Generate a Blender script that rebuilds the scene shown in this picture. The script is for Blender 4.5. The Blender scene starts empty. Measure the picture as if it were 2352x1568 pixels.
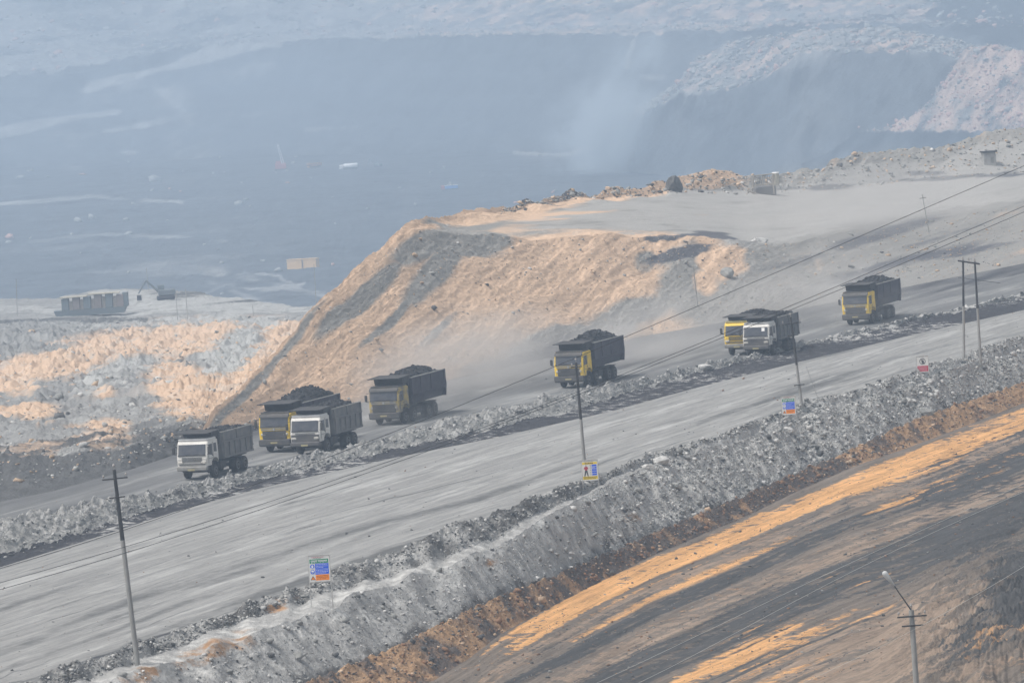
import bpy, math, random
import numpy as np
from mathutils import Vector, Matrix

random.seed(7)
RNG = np.random.default_rng(11)
sc = bpy.context.scene
COL = sc.collection

# ------------------------------------------------------------------ camera
CAMZ = 37.0
PITCH = math.radians(4.03)
ROLL = math.radians(4.0)
LENS = 200.0
fwd = np.array([0, math.cos(PITCH), -math.sin(PITCH)])
r0 = np.array([1.0, 0, 0]); u0 = np.array([0, math.sin(PITCH), math.cos(PITCH)])
rgt = math.cos(ROLL) * r0 - math.sin(ROLL) * u0
upv = math.sin(ROLL) * r0 + math.cos(ROLL) * u0
cd = bpy.data.cameras.new('camera'); cam = bpy.data.objects.new('camera', cd); COL.objects.link(cam)
cd.lens = LENS; cd.sensor_width = 36.0; cd.sensor_fit = 'HORIZONTAL'; cd.clip_start = 1.0; cd.clip_end = 20000
cam.matrix_world = Matrix(((rgt[0], upv[0], -fwd[0], 0), (rgt[1], upv[1], -fwd[1], 0),
                           (rgt[2], upv[2], -fwd[2], CAMZ), (0, 0, 0, 1)))
sc.camera = cam

# ------------------------------------------------------------------ world, sun, exposure
SUN_EL, SUN_AZ = math.radians(60), math.radians(-115)      # azimuth from +Y towards +X
w = bpy.data.worlds.new('World'); sc.world = w; w.use_nodes = True
nt = w.node_tree; bg = nt.nodes['Background']
sky = nt.nodes.new('ShaderNodeTexSky'); sky.sky_type = 'NISHITA'; sky.sun_disc = False
sky.sun_elevation = SUN_EL; sky.sun_rotation = SUN_AZ; sky.dust_density = 4.0; sky.air_density = 1.0
hs = nt.nodes.new('ShaderNodeHueSaturation'); hs.inputs['Saturation'].default_value = 0.16      # the sky is a white dusty overcast
nt.links.new(sky.outputs[0], hs.inputs['Color']); nt.links.new(hs.outputs[0], bg.inputs[0]); bg.inputs[1].default_value = 0.12
sd = bpy.data.lights.new('sun', 'SUN'); sun = bpy.data.objects.new('sun', sd); COL.objects.link(sun)
sd.energy = 2.0; sd.angle = math.radians(10); sd.color = (1, 0.95, 0.88)
sdir = Vector((math.sin(SUN_AZ) * math.cos(SUN_EL), math.cos(SUN_AZ) * math.cos(SUN_EL), math.sin(SUN_EL)))
sun.rotation_euler = sdir.to_track_quat('Z', 'Y').to_euler()
sun.location = (0, 300, 200)
sc.view_settings.view_transform = 'Standard'; sc.view_settings.look = 'None'
sc.view_settings.exposure = 0.40; sc.view_settings.gamma = 1.0
cy = sc.cycles
cy.max_bounces = 5; cy.diffuse_bounces = 2; cy.glossy_bounces = 2; cy.transmission_bounces = 2
cy.volume_bounces = 1; cy.transparent_max_bounces = 8
cy.volume_step_rate = 1.0; cy.volume_max_steps = 64
cy.use_denoising = True
HAZE_DENSITY = 0.00043
HAZE_COLOR = (0.63, 0.795, 1.0)

# ------------------------------------------------------------------ photo pixel -> world point (2352 x 1568 grid)
def ray(x, y):
    x = np.asarray(x, float); y = np.asarray(y, float)
    xn = (x - 1176) / 2352 * 36 / LENS; yn = (784 - y) / 2352 * 36 / LENS
    return fwd + xn[..., None] * rgt + yn[..., None] * upv
def at_z(x, y, z):
    d = ray(x, y); t = (np.asarray(z, float) - CAMZ) / d[..., 2]
    p = d * t[..., None]; p[..., 2] += CAMZ
    return p
def at_d(x, y, D):
    d = ray(x, y); t = np.asarray(D, float) / d[..., 1]
    p = d * t[..., None]; p[..., 2] += CAMZ
    return p
def to_px(p):
    q = p - np.array([0, 0, CAMZ]); f = q @ fwd
    return 1176 + (q @ rgt) / f * 2352 * LENS / 36, 784 - (q @ upv) / f * 2352 * LENS / 36
def climb(B, x, y, deg):
    """from the points B, seen along the view, a slope of deg degrees until it is seen at picture height y"""
    d = ray(x, y); k = np.tan(np.radians(np.asarray(deg, float)))
    t = (B[:, 2] - CAMZ - k * B[:, 1]) / (d[..., 2] - k * d[..., 1])
    p = d * t[..., None]; p[..., 2] += CAMZ
    return p
def pl(pts, x, k=1):
    a = np.array(pts, float); return np.interp(x, a[:, 0], a[:, k])

# ------------------------------------------------------------------ noise
def _h(ix, iy, iz, seed):
    n = (ix * 374761393 + iy * 668265263 + iz * 2147483647 + seed * 974634777) & 0xFFFFFFFF
    n = ((n ^ (n >> 13)) * 1274126177) & 0xFFFFFFFF
    n = ((n ^ (n >> 16)) * 2246822519) & 0xFFFFFFFF
    return ((n ^ (n >> 15)) & 0xFFFFFF) / float(0xFFFFFF)
def vnoise(x, y, z=None, seed=0):
    if z is None: z = np.zeros_like(x)
    fx, fy, fz = np.floor(x), np.floor(y), np.floor(z)
    ix, iy, iz = fx.astype(np.int64), fy.astype(np.int64), fz.astype(np.int64)
    u, v, t = x - fx, y - fy, z - fz
    u = u * u * (3 - 2 * u); v = v * v * (3 - 2 * v); t = t * t * (3 - 2 * t)
    def L(dz):
        a = _h(ix, iy, iz + dz, seed); b = _h(ix + 1, iy, iz + dz, seed)
        c = _h(ix, iy + 1, iz + dz, seed); d = _h(ix + 1, iy + 1, iz + dz, seed)
        return (a * (1 - u) + b * u) * (1 - v) + (c * (1 - u) + d * u) * v
    if not np.any(t): return L(0) * 2 - 1
    return (L(0) * (1 - t) + L(1) * t) * 2 - 1
def fbm(x, y, sc_=1.0, oct=4, seed=0, gain=0.5, billow=False):
    s = 0; a = 1; tot = 0; f = 1 / sc_
    for o in range(oct):
        n = vnoise(x * f + 17.3 * o, y * f - 9.1 * o, None, seed + o)
        s = s + a * ((1 - 2 * np.abs(n)) if billow else n); tot += a; a *= gain; f *= 2.07
    return s / tot

# ------------------------------------------------------------------ materials
MATS = {}
def newmat(name):
    m = bpy.data.materials.new(name); m.use_nodes = True; return m
def srgb(r, g, b):
    f = lambda c: ((c / 255 + 0.055) / 1.055) ** 2.4 if c > 10 else c / 255 / 12.92
    return (f(r), f(g), f(b))
def paint(name, col, rough=0.6, dirt=0.35, metal=0.0, dirtcol=(0.16, 0.145, 0.13), spec=0.3, dscale=1.5):
    if name in MATS: return MATS[name]
    m = newmat(name); n = m.node_tree.nodes; l = m.node_tree.links; b = n['Principled BSDF']
    tc = n.new('ShaderNodeTexCoord'); no = n.new('ShaderNodeTexNoise'); no.inputs['Scale'].default_value = dscale
    no.inputs['Detail'].default_value = 6; no.inputs['Roughness'].default_value = 0.65
    l.new(tc.outputs['Object'], no.inputs['Vector'])
    r = n.new('ShaderNodeMapRange'); r.inputs[1].default_value = 0.38; r.inputs[2].default_value = 0.68
    r.inputs[3].default_value = 0.0; r.inputs[4].default_value = dirt * 1.8
    l.new(no.outputs[0], r.inputs[0])
    mx = n.new('ShaderNodeMix'); mx.data_type = 'RGBA'; mx.inputs[6].default_value = (*col, 1); mx.inputs[7].default_value = (*dirtcol, 1)
    l.new(r.outputs[0], mx.inputs[0]); l.new(mx.outputs[2], b.inputs['Base Color'])
    b.inputs['Roughness'].default_value = rough; b.inputs['Metallic'].default_value = metal
    b.inputs['Specular IOR Level'].default_value = spec
    MATS[name] = m; return m
def soil(name, base, c_r, c_g, c_b, stretch=(1, 1), scale=1.0, var=0.35, bump=0.35, streak=0.0, edge=0.35, bscale=3.0, fine=6.0, mf=1.0, iso=0.0):
    """earth: base colour, and three further soil colours where the r/g/b soil masks of the sheet lie"""
    m = newmat(name); n = m.node_tree.nodes; l = m.node_tree.links; b = n['Principled BSDF']
    b.inputs['Roughness'].default_value = 0.95; b.inputs['Specular IOR Level'].default_value = 0.1
    at = n.new('ShaderNodeAttribute'); at.attribute_name = 'soil'
    st = n.new('ShaderNodeAttribute'); st.attribute_name = 'st'
    sep = n.new('ShaderNodeSeparateColor'); l.new(at.outputs['Color'], sep.inputs[0])
    mp = n.new('ShaderNodeMapping'); mp.inputs['Scale'].default_value = (stretch[0] * scale, stretch[1] * scale, scale)
    l.new(st.outputs['Vector'], mp.inputs['Vector'])
    def noise(s, det=8, rough=0.6, vec=None, off=0):
        q = n.new('ShaderNodeTexNoise'); q.noise_dimensions = '3D'; q.inputs['Scale'].default_value = s
        q.inputs['Detail'].default_value = det; q.inputs['Roughness'].default_value = rough
        l.new((vec or mp).outputs[0] if not vec else vec, q.inputs['Vector']); return q.outputs[0]
    def mth(op, a, b_=None, c=None, clamp=False):
        q = n.new('ShaderNodeMath'); q.operation = op; q.use_clamp = clamp
        for i, v in enumerate((a, b_, c)):
            if v is None: continue
            if isinstance(v, (int, float)): q.inputs[i].default_value = v
            else: l.new(v, q.inputs[i])
        return q.outputs[0]
    na = noise(0.35 * mf); nb = noise(1.3 * mf); nf = noise(fine, 6, 0.7)
    geo0 = n.new('ShaderNodeNewGeometry'); isn = noise(0.9, 8, 0.7, geo0.outputs['Position']) if iso else None
    cur = None; prev = (*base, 1)
    for k, (ch, colr) in enumerate(zip((0, 1, 2), (c_r, c_g, c_b))):
        nn = na if k == 0 else (nb if k == 1 else noise(0.7 * mf, 8, 0.65))
        e = mth('SUBTRACT', nn, 0.5); e = mth('MULTIPLY', e, 3.2)
        if iso: e = mth('ADD', e, mth('MULTIPLY', mth('SUBTRACT', isn, 0.5), iso))
        v = mth('ADD', sep.outputs[ch], e)
        # keep masks of zero clean: scale by mask presence
        g = mth('SUBTRACT', v, 0.5); g = mth('DIVIDE', g, edge); g = mth('ADD', g, 0.5, clamp=True)
        pres = mth('MULTIPLY', sep.outputs[ch], 3.0, clamp=True)
        g = mth('MULTIPLY', g, pres)
        mx = n.new('ShaderNodeMix'); mx.data_type = 'RGBA'
        l.new(g, mx.inputs[0]); mx.inputs[7].default_value = (*colr, 1)
        if cur is None: mx.inputs[6].default_value = prev
        else: l.new(cur, mx.inputs[6])
        cur = mx.outputs[2]
    val = mth('MULTIPLY', mth('SUBTRACT', nb, 0.5), var * 3.0)
    val = mth('ADD', val, mth('MULTIPLY', mth('SUBTRACT', nf, 0.5), var * 2.6))
    if streak > 0:
        mp2 = n.new('ShaderNodeMapping'); mp2.inputs['Scale'].default_value = (0.09, 1.8, 1.0)
        l.new(st.outputs['Vector'], mp2.inputs['Vector'])
        s1 = noise(1.0, 9, 0.68, mp2.outputs[0])
        val = mth('ADD', val, mth('MULTIPLY', mth('SUBTRACT', s1, 0.5), streak * 3.5))
    if iso: val = mth('ADD', val, mth('MULTIPLY', mth('SUBTRACT', noise(3.0, 6, 0.75, geo0.outputs['Position']), 0.5), iso * .45))
    val = mth('ADD', val, 1.0); val = mth('MAXIMUM', val, 0.15)
    vm = n.new('ShaderNodeVectorMath'); vm.operation = 'SCALE'; l.new(cur, vm.inputs[0]); l.new(val, vm.inputs['Scale'])
    l.new(vm.outputs[0], b.inputs['Base Color'])
    geo = n.new('ShaderNodeNewGeometry')
    bn = n.new('ShaderNodeTexNoise'); bn.inputs['Scale'].default_value = bscale; bn.inputs['Detail'].default_value = 5
    bn.inputs['Roughness'].default_value = 0.7
    l.new(geo.outputs['Position'], bn.inputs['Vector'])
    bp = n.new('ShaderNodeBump'); bp.inputs['Strength'].default_value = 1.0; bp.inputs['Distance'].default_value = bump
    l.new(bn.outputs[0], bp.inputs['Height']); l.new(bp.outputs[0], b.inputs['Normal'])
    MATS[name] = m; return m

# ------------------------------------------------------------------ object helpers
def tag(o, label=None, cat=None, group=None, kind=None):
    if label: o['label'] = label
    if cat: o['category'] = cat
    if group: o['group'] = group
    if kind: o['kind'] = kind
    return o
def empty(name, loc, rz=0.0, label=None, cat=None, group=None):
    o = bpy.data.objects.new(name, None); COL.objects.link(o); o.location = loc; o.rotation_euler = (0, 0, rz)
    o.empty_display_size = 0.5
    return tag(o, label, cat, group)
class MB:
    def __init__(s): s.v = []; s.f = []; s.m = []
    def add(s, v, f, mi=0):
        o = len(s.v); s.v += [tuple(p) for p in v]; s.f += [tuple(i + o for i in q) for q in f]; s.m += [mi] * len(f); return s
    def box(s, x0, x1, y0, y1, z0, z1, mi=0, bev=0.0):
        if bev > 0:
            b = min(bev, (x1 - x0) / 3, (y1 - y0) / 3, (z1 - z0) / 3)
            v = []; 
            for sx, X in ((1, x0), (-1, x1)):
                for sy, Y in ((1, y0), (-1, y1)):
                    for sz, Z in ((1, z0), (-1, z1)):
                        v += [(X, Y + sy * b, Z + sz * b), (X + sx * b, Y, Z + sz * b), (X + sx * b, Y + sy * b, Z)]
            import bmesh
            bm = bmesh.new(); [bm.verts.new(p) for p in v]
            bmesh.ops.convex_hull(bm, input=bm.verts[:]); bm.verts.index_update()
            s.add([p.co[:] for p in bm.verts], [[q.index for q in f.verts] for f in bm.faces], mi); bm.free(); return s
        v = [(x0, y0, z0), (x1, y0, z0), (x1, y1, z0), (x0, y1, z0), (x0, y0, z1), (x1, y0, z1), (x1, y1, z1), (x0, y1, z1)]
        return s.add(v, [(0, 3, 2, 1), (4, 5, 6, 7), (0, 1, 5, 4), (1, 2, 6, 5), (2, 3, 7, 6), (3, 0, 4, 7)], mi)
    def prism_x(s, prof, x0, x1, mi=0, inset=0.0, edge=0.0):
        """profile in (y,z), run along x; rounded ends when inset > 0"""
        c = np.mean(np.array(prof), axis=0); n = len(prof)
        def ring(x, k): return [(x, c[0] + (p[0] - c[0]) * k, c[1] + (p[1] - c[1]) * k) for p in prof]
        st = [ring(x0, 1), ring(x1, 1)] if inset == 0 else [ring(x0, 1 - inset), ring(x0 + edge, 1), ring(x1 - edge, 1), ring(x1, 1 - inset)]
        v = [p for r in st for p in r]; f = []
        for k in range(len(st) - 1):
            for i in range(n):
                j = (i + 1) % n; f.append((k * n + i, k * n + j, (k + 1) * n + j, (k + 1) * n + i))
        f.append(tuple(range(n))[::-1]); f.append(tuple(range((len(st) - 1) * n, len(st) * n)))
        return s.add(v, f, mi)
    def tube(s, a, b, r0_, r1_=None, n=10, mi=0):
        r1_ = r0_ if r1_ is None else r1_
        a, b = Vector(a), Vector(b); q = (b - a).to_track_quat('Z', 'Y'); v = []
        for p, r in ((a, r0_), (b, r1_)):
            for i in range(n):
                t = 2 * math.pi * i / n; v.append(tuple(p + q @ Vector((math.cos(t) * r, math.sin(t) * r, 0))))
        f = [(i, (i + 1) % n, n + (i + 1) % n, n + i) for i in range(n)] + [tuple(range(n))[::-1], tuple(range(n, 2 * n))]
        return s.add(v, f, mi)
    def lathe_x(s, prof, cx, cy_, cz, n=24, mi=0):
        """profile (x, r) turned about an axis along x"""
        v = []; f = []
        for (x, r) in prof:
            for i in range(n):
                t = 2 * math.pi * i / n; v.append((cx + x, cy_ + r * math.cos(t), cz + r * math.sin(t)))
        for k in range(len(prof) - 1):
            for i in range(n):
                j = (i + 1) % n; f.append((k * n + i, k * n + j, (k + 1) * n + j, (k + 1) * n + i))
        f.append(tuple(range(n))[::-1]); f.append(tuple(range((len(prof) - 1) * n, len(prof) * n)))
        return s.add(v, f, mi)
    def build(s, name, mats, parent=None, smooth=False, loc=None):
        me = bpy.data.meshes.new(name); me.from_pydata(s.v, [], s.f)
        for m in (mats if isinstance(mats, (list, tuple)) else [mats]): me.materials.append(m)
        me.polygons.foreach_set('material_index', s.m)
        if smooth: me.polygons.foreach_set('use_smooth', [True] * len(s.f))
        me.update()
        import bmesh
        bm = bmesh.new(); bm.from_mesh(me); bmesh.ops.recalc_face_normals(bm, faces=bm.faces[:]); bm.to_mesh(me); bm.free()
        o = bpy.data.objects.new(name, me); COL.objects.link(o)
        if parent is not None: o.parent = parent
        if loc is not None: o.location = loc
        return o

def sheet(name, W, mat, soilmask=None, st=None, smooth=True):
    """a grid of world points (rows, cols, 3) as one mesh"""
    R, Cn = W.shape[:2]
    me = bpy.data.meshes.new(name)
    me.vertices.add(R * Cn); me.vertices.foreach_set('co', W.reshape(-1).astype(np.float32))
    i = np.arange(R * Cn, dtype=np.int32).reshape(R, Cn)
    q = np.stack([i[:-1, :-1], i[:-1, 1:], i[1:, 1:], i[1:, :-1]], -1).reshape(-1, 4)
    n = len(q); me.loops.add(n * 4); me.loops.foreach_set('vertex_index', q.reshape(-1))
    me.polygons.add(n); me.polygons.foreach_set('loop_start', np.arange(n, dtype=np.int32) * 4)
    me.polygons.foreach_set('loop_total', np.full(n, 4, dtype=np.int32))
    me.update(calc_edges=True)
    me.polygons.foreach_set('use_smooth', np.full(n, smooth, dtype=bool))
    a = me.attributes.new('soil', 'FLOAT_COLOR', 'POINT')
    s4 = np.zeros((R * Cn, 4), np.float32); s4[:, 3] = 1
    if soilmask is not None: s4[:, :3] = np.clip(soilmask.reshape(-1, 3), 0, 1.5)
    a.data.foreach_set('color', s4.reshape(-1))
    b = me.attributes.new('st', 'FLOAT_VECTOR', 'POINT')
    if st is None: st = W
    b.data.foreach_set('vector', st.reshape(-1).astype(np.float32))
    me.materials.append(mat)
    o = bpy.data.objects.new(name, me); COL.objects.link(o); o['kind'] = 'structure'
    return o

RD = np.array([math.sin(math.radians(21)), math.cos(math.radians(21))])     # road direction
def along(W): return W[..., 0] * RD[0] + W[..., 1] * RD[1]
def across(W): return W[..., 0] * RD[1] - W[..., 1] * RD[0]

XS = np.concatenate([np.arange(-1700, -480, 40.0), np.arange(-480, -40, 12.0), np.arange(-40, 2400, 2.6), np.arange(2400, 2860, 12.0), np.arange(2860, 4300, 40.0)])

def row(pts, x=XS): return at_z(x, pl(pts, x), pl(pts, x, 2))
def wig(y, amp, s, seed, x=XS): return y + amp * vnoise(x / s, x * 0 + seed * 3.7, None, seed)
def away(Wr, d, z):
    o = Wr.copy(); q = Wr[:, :2] / np.linalg.norm(Wr[:, :2], axis=1)[:, None]
    o[:, :2] += q * np.asarray(d)[..., None] if np.ndim(d) else q * d
    o[:, 2] = z
    return o
def loft(rows, counts):
    out = []
    for k in range(len(rows) - 1):
        t = (np.arange(counts[k]) / counts[k])[:, None, None]
        out.append(rows[k][None] * (1 - t) + rows[k + 1][None] * t)
    out.append(rows[-1][None]); return np.concatenate(out, 0)
def clean_st(W, k=1.0):
    st = W.copy(); st[..., 0] = along(W); st[..., 1] = across(W); return st

def rough(W, lump=0.25, lsc=1.6, fine=0.10, fsc=0.45, seed=0, grow=None):
    a, c = W[..., 0], W[..., 1]; zz = W[..., 2]
    n1 = fbm(a, c * 0.8 + zz, lsc, 4, seed, 0.55, True)
    n2 = fbm(a + 31, c + zz * 1.3, fsc, 3, seed + 9, 0.6)
    d = lump * (n1 - 0.36) + fine * n2
    if grow is not None: d = d * grow
    O = W.copy(); O[..., 2] += d; return O

# ------------------------------------------------------------------ soils
GREY = (0.23, 0.228, 0.222); DGREY = (0.085, 0.085, 0.085); COAL = (0.035, 0.036, 0.04)
PALE = (0.34, 0.335, 0.325); BEIGE = (0.60, 0.43, 0.305); ORANGE = (0.62, 0.345, 0.15); BROWN = (0.26, 0.155, 0.09)
m_ground = soil('orange_ground', (0.165, 0.138, 0.115), ORANGE, (0.068, 0.067, 0.067), (0.27, 0.205, 0.155), stretch=(0.045, 1.0), scale=1.0, var=0.34, bump=0.16, streak=0.55, edge=0.22, fine=9, mf=1.6, bscale=4, iso=2.4)
m_bank = soil('rubble_bank', (0.36, 0.355, 0.345), (0.13, 0.125, 0.12), (0.46, 0.455, 0.44), (0.36, 0.22, 0.125), stretch=(1, 1), scale=0.6, var=0.30, bump=0.16, bscale=2.6)
m_road = soil('haul_road', (0.26, 0.257, 0.25), (0.125, 0.125, 0.123), (0.33, 0.328, 0.32), (0.055, 0.055, 0.06), stretch=(0.07, 0.7), scale=1.0, var=0.19, bump=0.06, streak=0.36, edge=0.5, iso=0.9)
m_berm = soil('berm_rubble', (0.28, 0.278, 0.27), (0.048, 0.047, 0.052), (0.36, 0.355, 0.345), BROWN, scale=0.8, var=0.40, bump=0.18, bscale=2.8)
m_troad = soil('truck_road', (0.155, 0.155, 0.155), (0.09, 0.09, 0.095), (0.26, 0.26, 0.255), (0.06, 0.06, 0.065), stretch=(0.06, 0.5), scale=1.0, var=0.14, bump=0.05, streak=0.25, edge=0.7)
m_dump = soil('dump_rubble', (0.255, 0.253, 0.248), BEIGE, (0.36, 0.36, 0.35), (0.10, 0.10, 0.10), scale=0.16, var=0.22, bump=0.4, bscale=0.9, edge=0.45, fine=5)
m_hill = soil('hill_soil', BEIGE, (0.27, 0.26, 0.245), (0.335, 0.325, 0.31), (0.11, 0.11, 0.12), stretch=(0.14, 1), scale=0.34, var=0.15, bump=0.14, bscale=1.1, edge=0.4, fine=5)
m_pit = soil('pit_soil', (0.085, 0.092, 0.10), (0.27, 0.27, 0.265), (0.43, 0.32, 0.26), (0.02, 0.02, 0.022), scale=0.03, var=0.55, bump=1.6, bscale=0.25, edge=0.45, fine=5, mf=1.5)

def blobs(X, Y, lst, soft=0.5):
    """soil patches: (x, y, rx, ry, slope angle, strength)"""
    o = np.zeros_like(X)
    for (x, y, rx, ry, a, s) in lst:
        ca, sa = math.cos(math.radians(a)), math.sin(math.radians(a))
        dx, dy = X - x, Y - y
        u, v = (dx * ca - dy * sa) / rx, (dx * sa + dy * ca) / ry
        d = np.sqrt(u * u + v * v)
        o = np.maximum(o, s * np.clip((1 + soft - d) / (2 * soft), 0, 1))
    return o
GRIDS = []      # finished near grids, for standing things on them
def keep(W): GRIDS.append((W, *to_px(W))); return W
def on_ground(x, y, which=None):
    best = None
    for k, (W, px, py) in enumerate(GRIDS):
        if which is not None and k not in which: continue
        d = (px - x) ** 2 + (py - y) ** 2
        i = np.unravel_index(np.argmin(d), d.shape)
        if d[i] < 80 and (best is None or W[i][1] < best[1] - 2): best = W[i].copy()
    return best

# ---- lines of the place, near to far
L_foot = [(-480, 2050), (0, 1830), (400, 1690), (690, 1575), (830, 1515), (900, 1490), (1080, 1400), (1200, 1348), (1350, 1290), (1500, 1225), (1750, 1120), (1950, 1035), (2050, 985), (2150, 945), (2352, 878), (2860, 700)]
L_bermfoot = [(-480, 2180), (0, 1960), (400, 1800), (690, 1680), (850, 1620), (1000, 1560), (1080, 1510), (1150, 1455), (1250, 1400), (1350, 1350), (1500, 1275), (1700, 1190), (1850, 1120), (1960, 1072), (2080, 1030), (2200, 985), (2352, 925), (2860, 745)]
L_ledge = [(-480, 1835), (0, 1655), (260, 1560), (420, 1508), (560, 1465), (700, 1412), (870, 1350), (960, 1320), (1060, 1284), (1150, 1244), (1250, 1194), (1330, 1150), (1400, 1112), (1500, 1070), (1640, 1024), (1850, 950), (2000, 910), (2130, 870), (2250, 830), (2352, 800), (2860, 640)]
L_ledgeb = [(-480, 1815), (0, 1635), (260, 1540), (340, 1508), (560, 1425), (700, 1380), (870, 1330), (960, 1303), (1060, 1268), (1150, 1230), (1250, 1180), (1330, 1140), (1400, 1104), (1500, 1064), (1640, 1018), (1850, 945), (2000, 906), (2130, 866), (2250, 826), (2352, 796), (2860, 636)]
L_crest = [(-480, 1765), (0, 1585), (80, 1562), (150, 1538), (215, 1515), (260, 1508), (320, 1478), (420, 1440), (560, 1395), (650, 1358), (700, 1338), (800, 1300), (900, 1262), (1000, 1225), (1100, 1188), (1200, 1150), (1300, 1115), (1345, 1108), (1400, 1085), (1480, 1055), (1640, 1003), (1740, 970), (1850, 930), (2000, 888), (2130, 845), (2250, 805), (2352, 775), (2860, 615)]
L_rfar = [(-480, 1420), (0, 1302), (200, 1240), (400, 1175), (600, 1120), (900, 1052), (1150, 1002), (1400, 945), (1600, 890), (1840, 830), (2100, 768), (2352, 712), (2860, 590)]
L_b2foot = [(-480, 1390), (0, 1272), (200, 1212), (400, 1145), (600, 1098), (900, 1030), (1150, 972), (1400, 915), (1600, 862), (1840, 798), (2100, 738), (2352, 688), (2860, 570)]
L_b2crest = [(-480, 1320), (0, 1203), (90, 1178), (170, 1160), (300, 1143), (400, 1128), (500, 1104), (560, 1088), (620, 1074), (740, 1040), (850, 1015), (960, 982), (1100, 950), (1200, 932), (1330, 896), (1500, 872), (1620, 838), (1700, 823), (1850, 789), (1950, 765), (2100, 735), (2200, 712), (2352, 678), (2860, 560)]
L_toe = [(-480, 1270), (0, 1152), (120, 1128), (300, 1078), (450, 1028), (600, 985), (850, 920), (1050, 868), (1300, 812), (1500, 768), (1700, 733), (1900, 697), (2100, 655), (2352, 605), (2860, 505)]

for L_ in (L_foot, L_bermfoot, L_ledge, L_ledgeb, L_crest, L_rfar, L_b2crest, L_toe):      # the lines run on beyond the frame
    (xa, ya), (xb, yb) = L_[0], L_[1]; L_.insert(0, (-1700, ya + (ya - yb) / (xb - xa) * (xa + 1700)))
    (xa, ya), (xb, yb) = L_[-2], L_[-1]; L_.append((4300, yb + (yb - ya) / (xb - xa) * (4300 - xb)))
def rz(L, z, x=XS):
    return at_z(x, pl(L, x), z if np.ndim(z) else np.full_like(x, float(z)))
Rl = rz(L_ledge, 0.0)
Rt = climb(Rl, XS, pl(L_foot, XS), pl([(-480, 15), (1300, 15), (2352, 15), (2860, 16)], XS))
Rf = climb(Rt, XS, pl(L_bermfoot, XS), 14)
zfoot = Rf[:, 2]; hb = Rt[:, 2] - zfoot
print('zfoot', zfoot[::160].round(1), 'hb', hb[::160].round(1))

# orange ground: from below the frame up to the foot of the bank
def gy(k): return pl(L_bermfoot, XS) + k
rows_g = [at_z(XS, gy(1500), zfoot * .5 - 1.8), at_z(XS, gy(620), zfoot * .75 - 1.0), Rf]
W = loft(rows_g, [60, 340])
X, Y = to_px(W); d = Y - pl(L_bermfoot, X.ravel()).reshape(X.shape)
W[..., 2] += 0.05 * fbm(across(W), along(W) * 0.08, 1.3, 3, 3) + 0.05 * fbm(W[..., 0], W[..., 1], 0.8, 3, 5) * 0.5
# spoil ridge in the near right corner
rid = blobs(X, Y, [(2290, 1470, 150, 210, -35, 1.0)], 0.7)
W[..., 2] += rid * (1.1 + 0.9 * fbm(W[..., 0], W[..., 1], 2.2, 5, 21, 0.55, True))
s = np.zeros(W.shape)
wob = 14 * fbm(along(W) * .5, across(W), 14, 3, 8)
dd = d + wob
band = lambda a, b, f: np.clip((dd - a) / f, 0, 1) * np.clip((b - dd) / f, 0, 1)
right = np.clip((X - 1850) / 300, 0, 1)
left = 1 - right
s[..., 0] = np.maximum.reduce([band(2, 60, 10) * np.clip((X - 1000) / 200, 0.25, 1) * (.80 - .10 * right), left * band(62, 112, 10) * .50, right * band(30, 150, 30) * .84,
    left * band(150, 186, 8) * .30, band(300, 520, 50) * np.clip((2100 - X) / 250, 0, 1) * np.clip((X - 1300) / 150, 0, 1) * .64, band(520, 700, 60) * .35,
    blobs(X, Y, [(1900, 1330, 50, 16, 25, .75), (1985, 1338, 70, 10, 22, .62), (1990, 1420, 110, 10, 25, .6), (2140, 1085, 60, 16, 22, .6), (1700, 1500, 160, 40, 27, .68)], .6)])
s[..., 1] = np.maximum.reduce([left * band(108, 150, 8) * .80, band(60, 108, 20) * .3, band(182, 300, 20) * .72, band(186, 640, 60) * np.clip((1500 - X) / 150, 0, 1) * .55, band(300, 900, 60) * .30,
    right * band(150, 330, 30) * .95, blobs(X, Y, [(2260, 1160, 190, 130, 30, .95), (2330, 1400, 80, 130, 0, .9), (2140, 1270, 160, 45, 28, .7), (2300, 1040, 150, 30, 25, 1.0), (2200, 1530, 160, 50, 20, .6)], .5)])
s[..., 2] = np.maximum.reduce([band(60, 108, 18) * .55, band(150, 215, 20) * 0.55, band(330, 900, 60) * .55 * (1 - .9 * blobs(X, Y, [(2330, 1380, 110, 190, 0, 1), (2240, 1500, 90, 60, 0, .8)], .5))])
s[..., 2] = np.maximum(s[..., 2], blobs(X, Y, [(2090, 1470, 170, 80, 20, .75), (2000, 1560, 150, 40, 20, .8)], .5))
for k_ in range(16):
    c0 = (75, 90, 122, 138, 168, 196, 214, 246, 262, 300, 345, 362, 420, 436, 500, 560)[k_]
    pres = np.clip(.45 + 1.3 * vnoise(along(W) / 22 + k_ * 5.1, 0 * X, None, 400 + k_), 0, 1)
    ln_ = np.exp(-((d + 6 * vnoise(along(W) / 25, 0 * X, None, 430 + k_ // 2) - c0) / 3.2) ** 2) * pres
    s[..., 1] = np.maximum(s[..., 1], .95 * ln_); s[..., 0] *= 1 - .7 * ln_
    W[..., 2] -= .05 * ln_
ST = np.stack([along(W), d * .055 + .07 * fbm(along(W) * .4, across(W), 9, 2, 12), 0 * d], -1)
keep(W); ground = sheet('ground', W, m_ground, s, ST)

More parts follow.
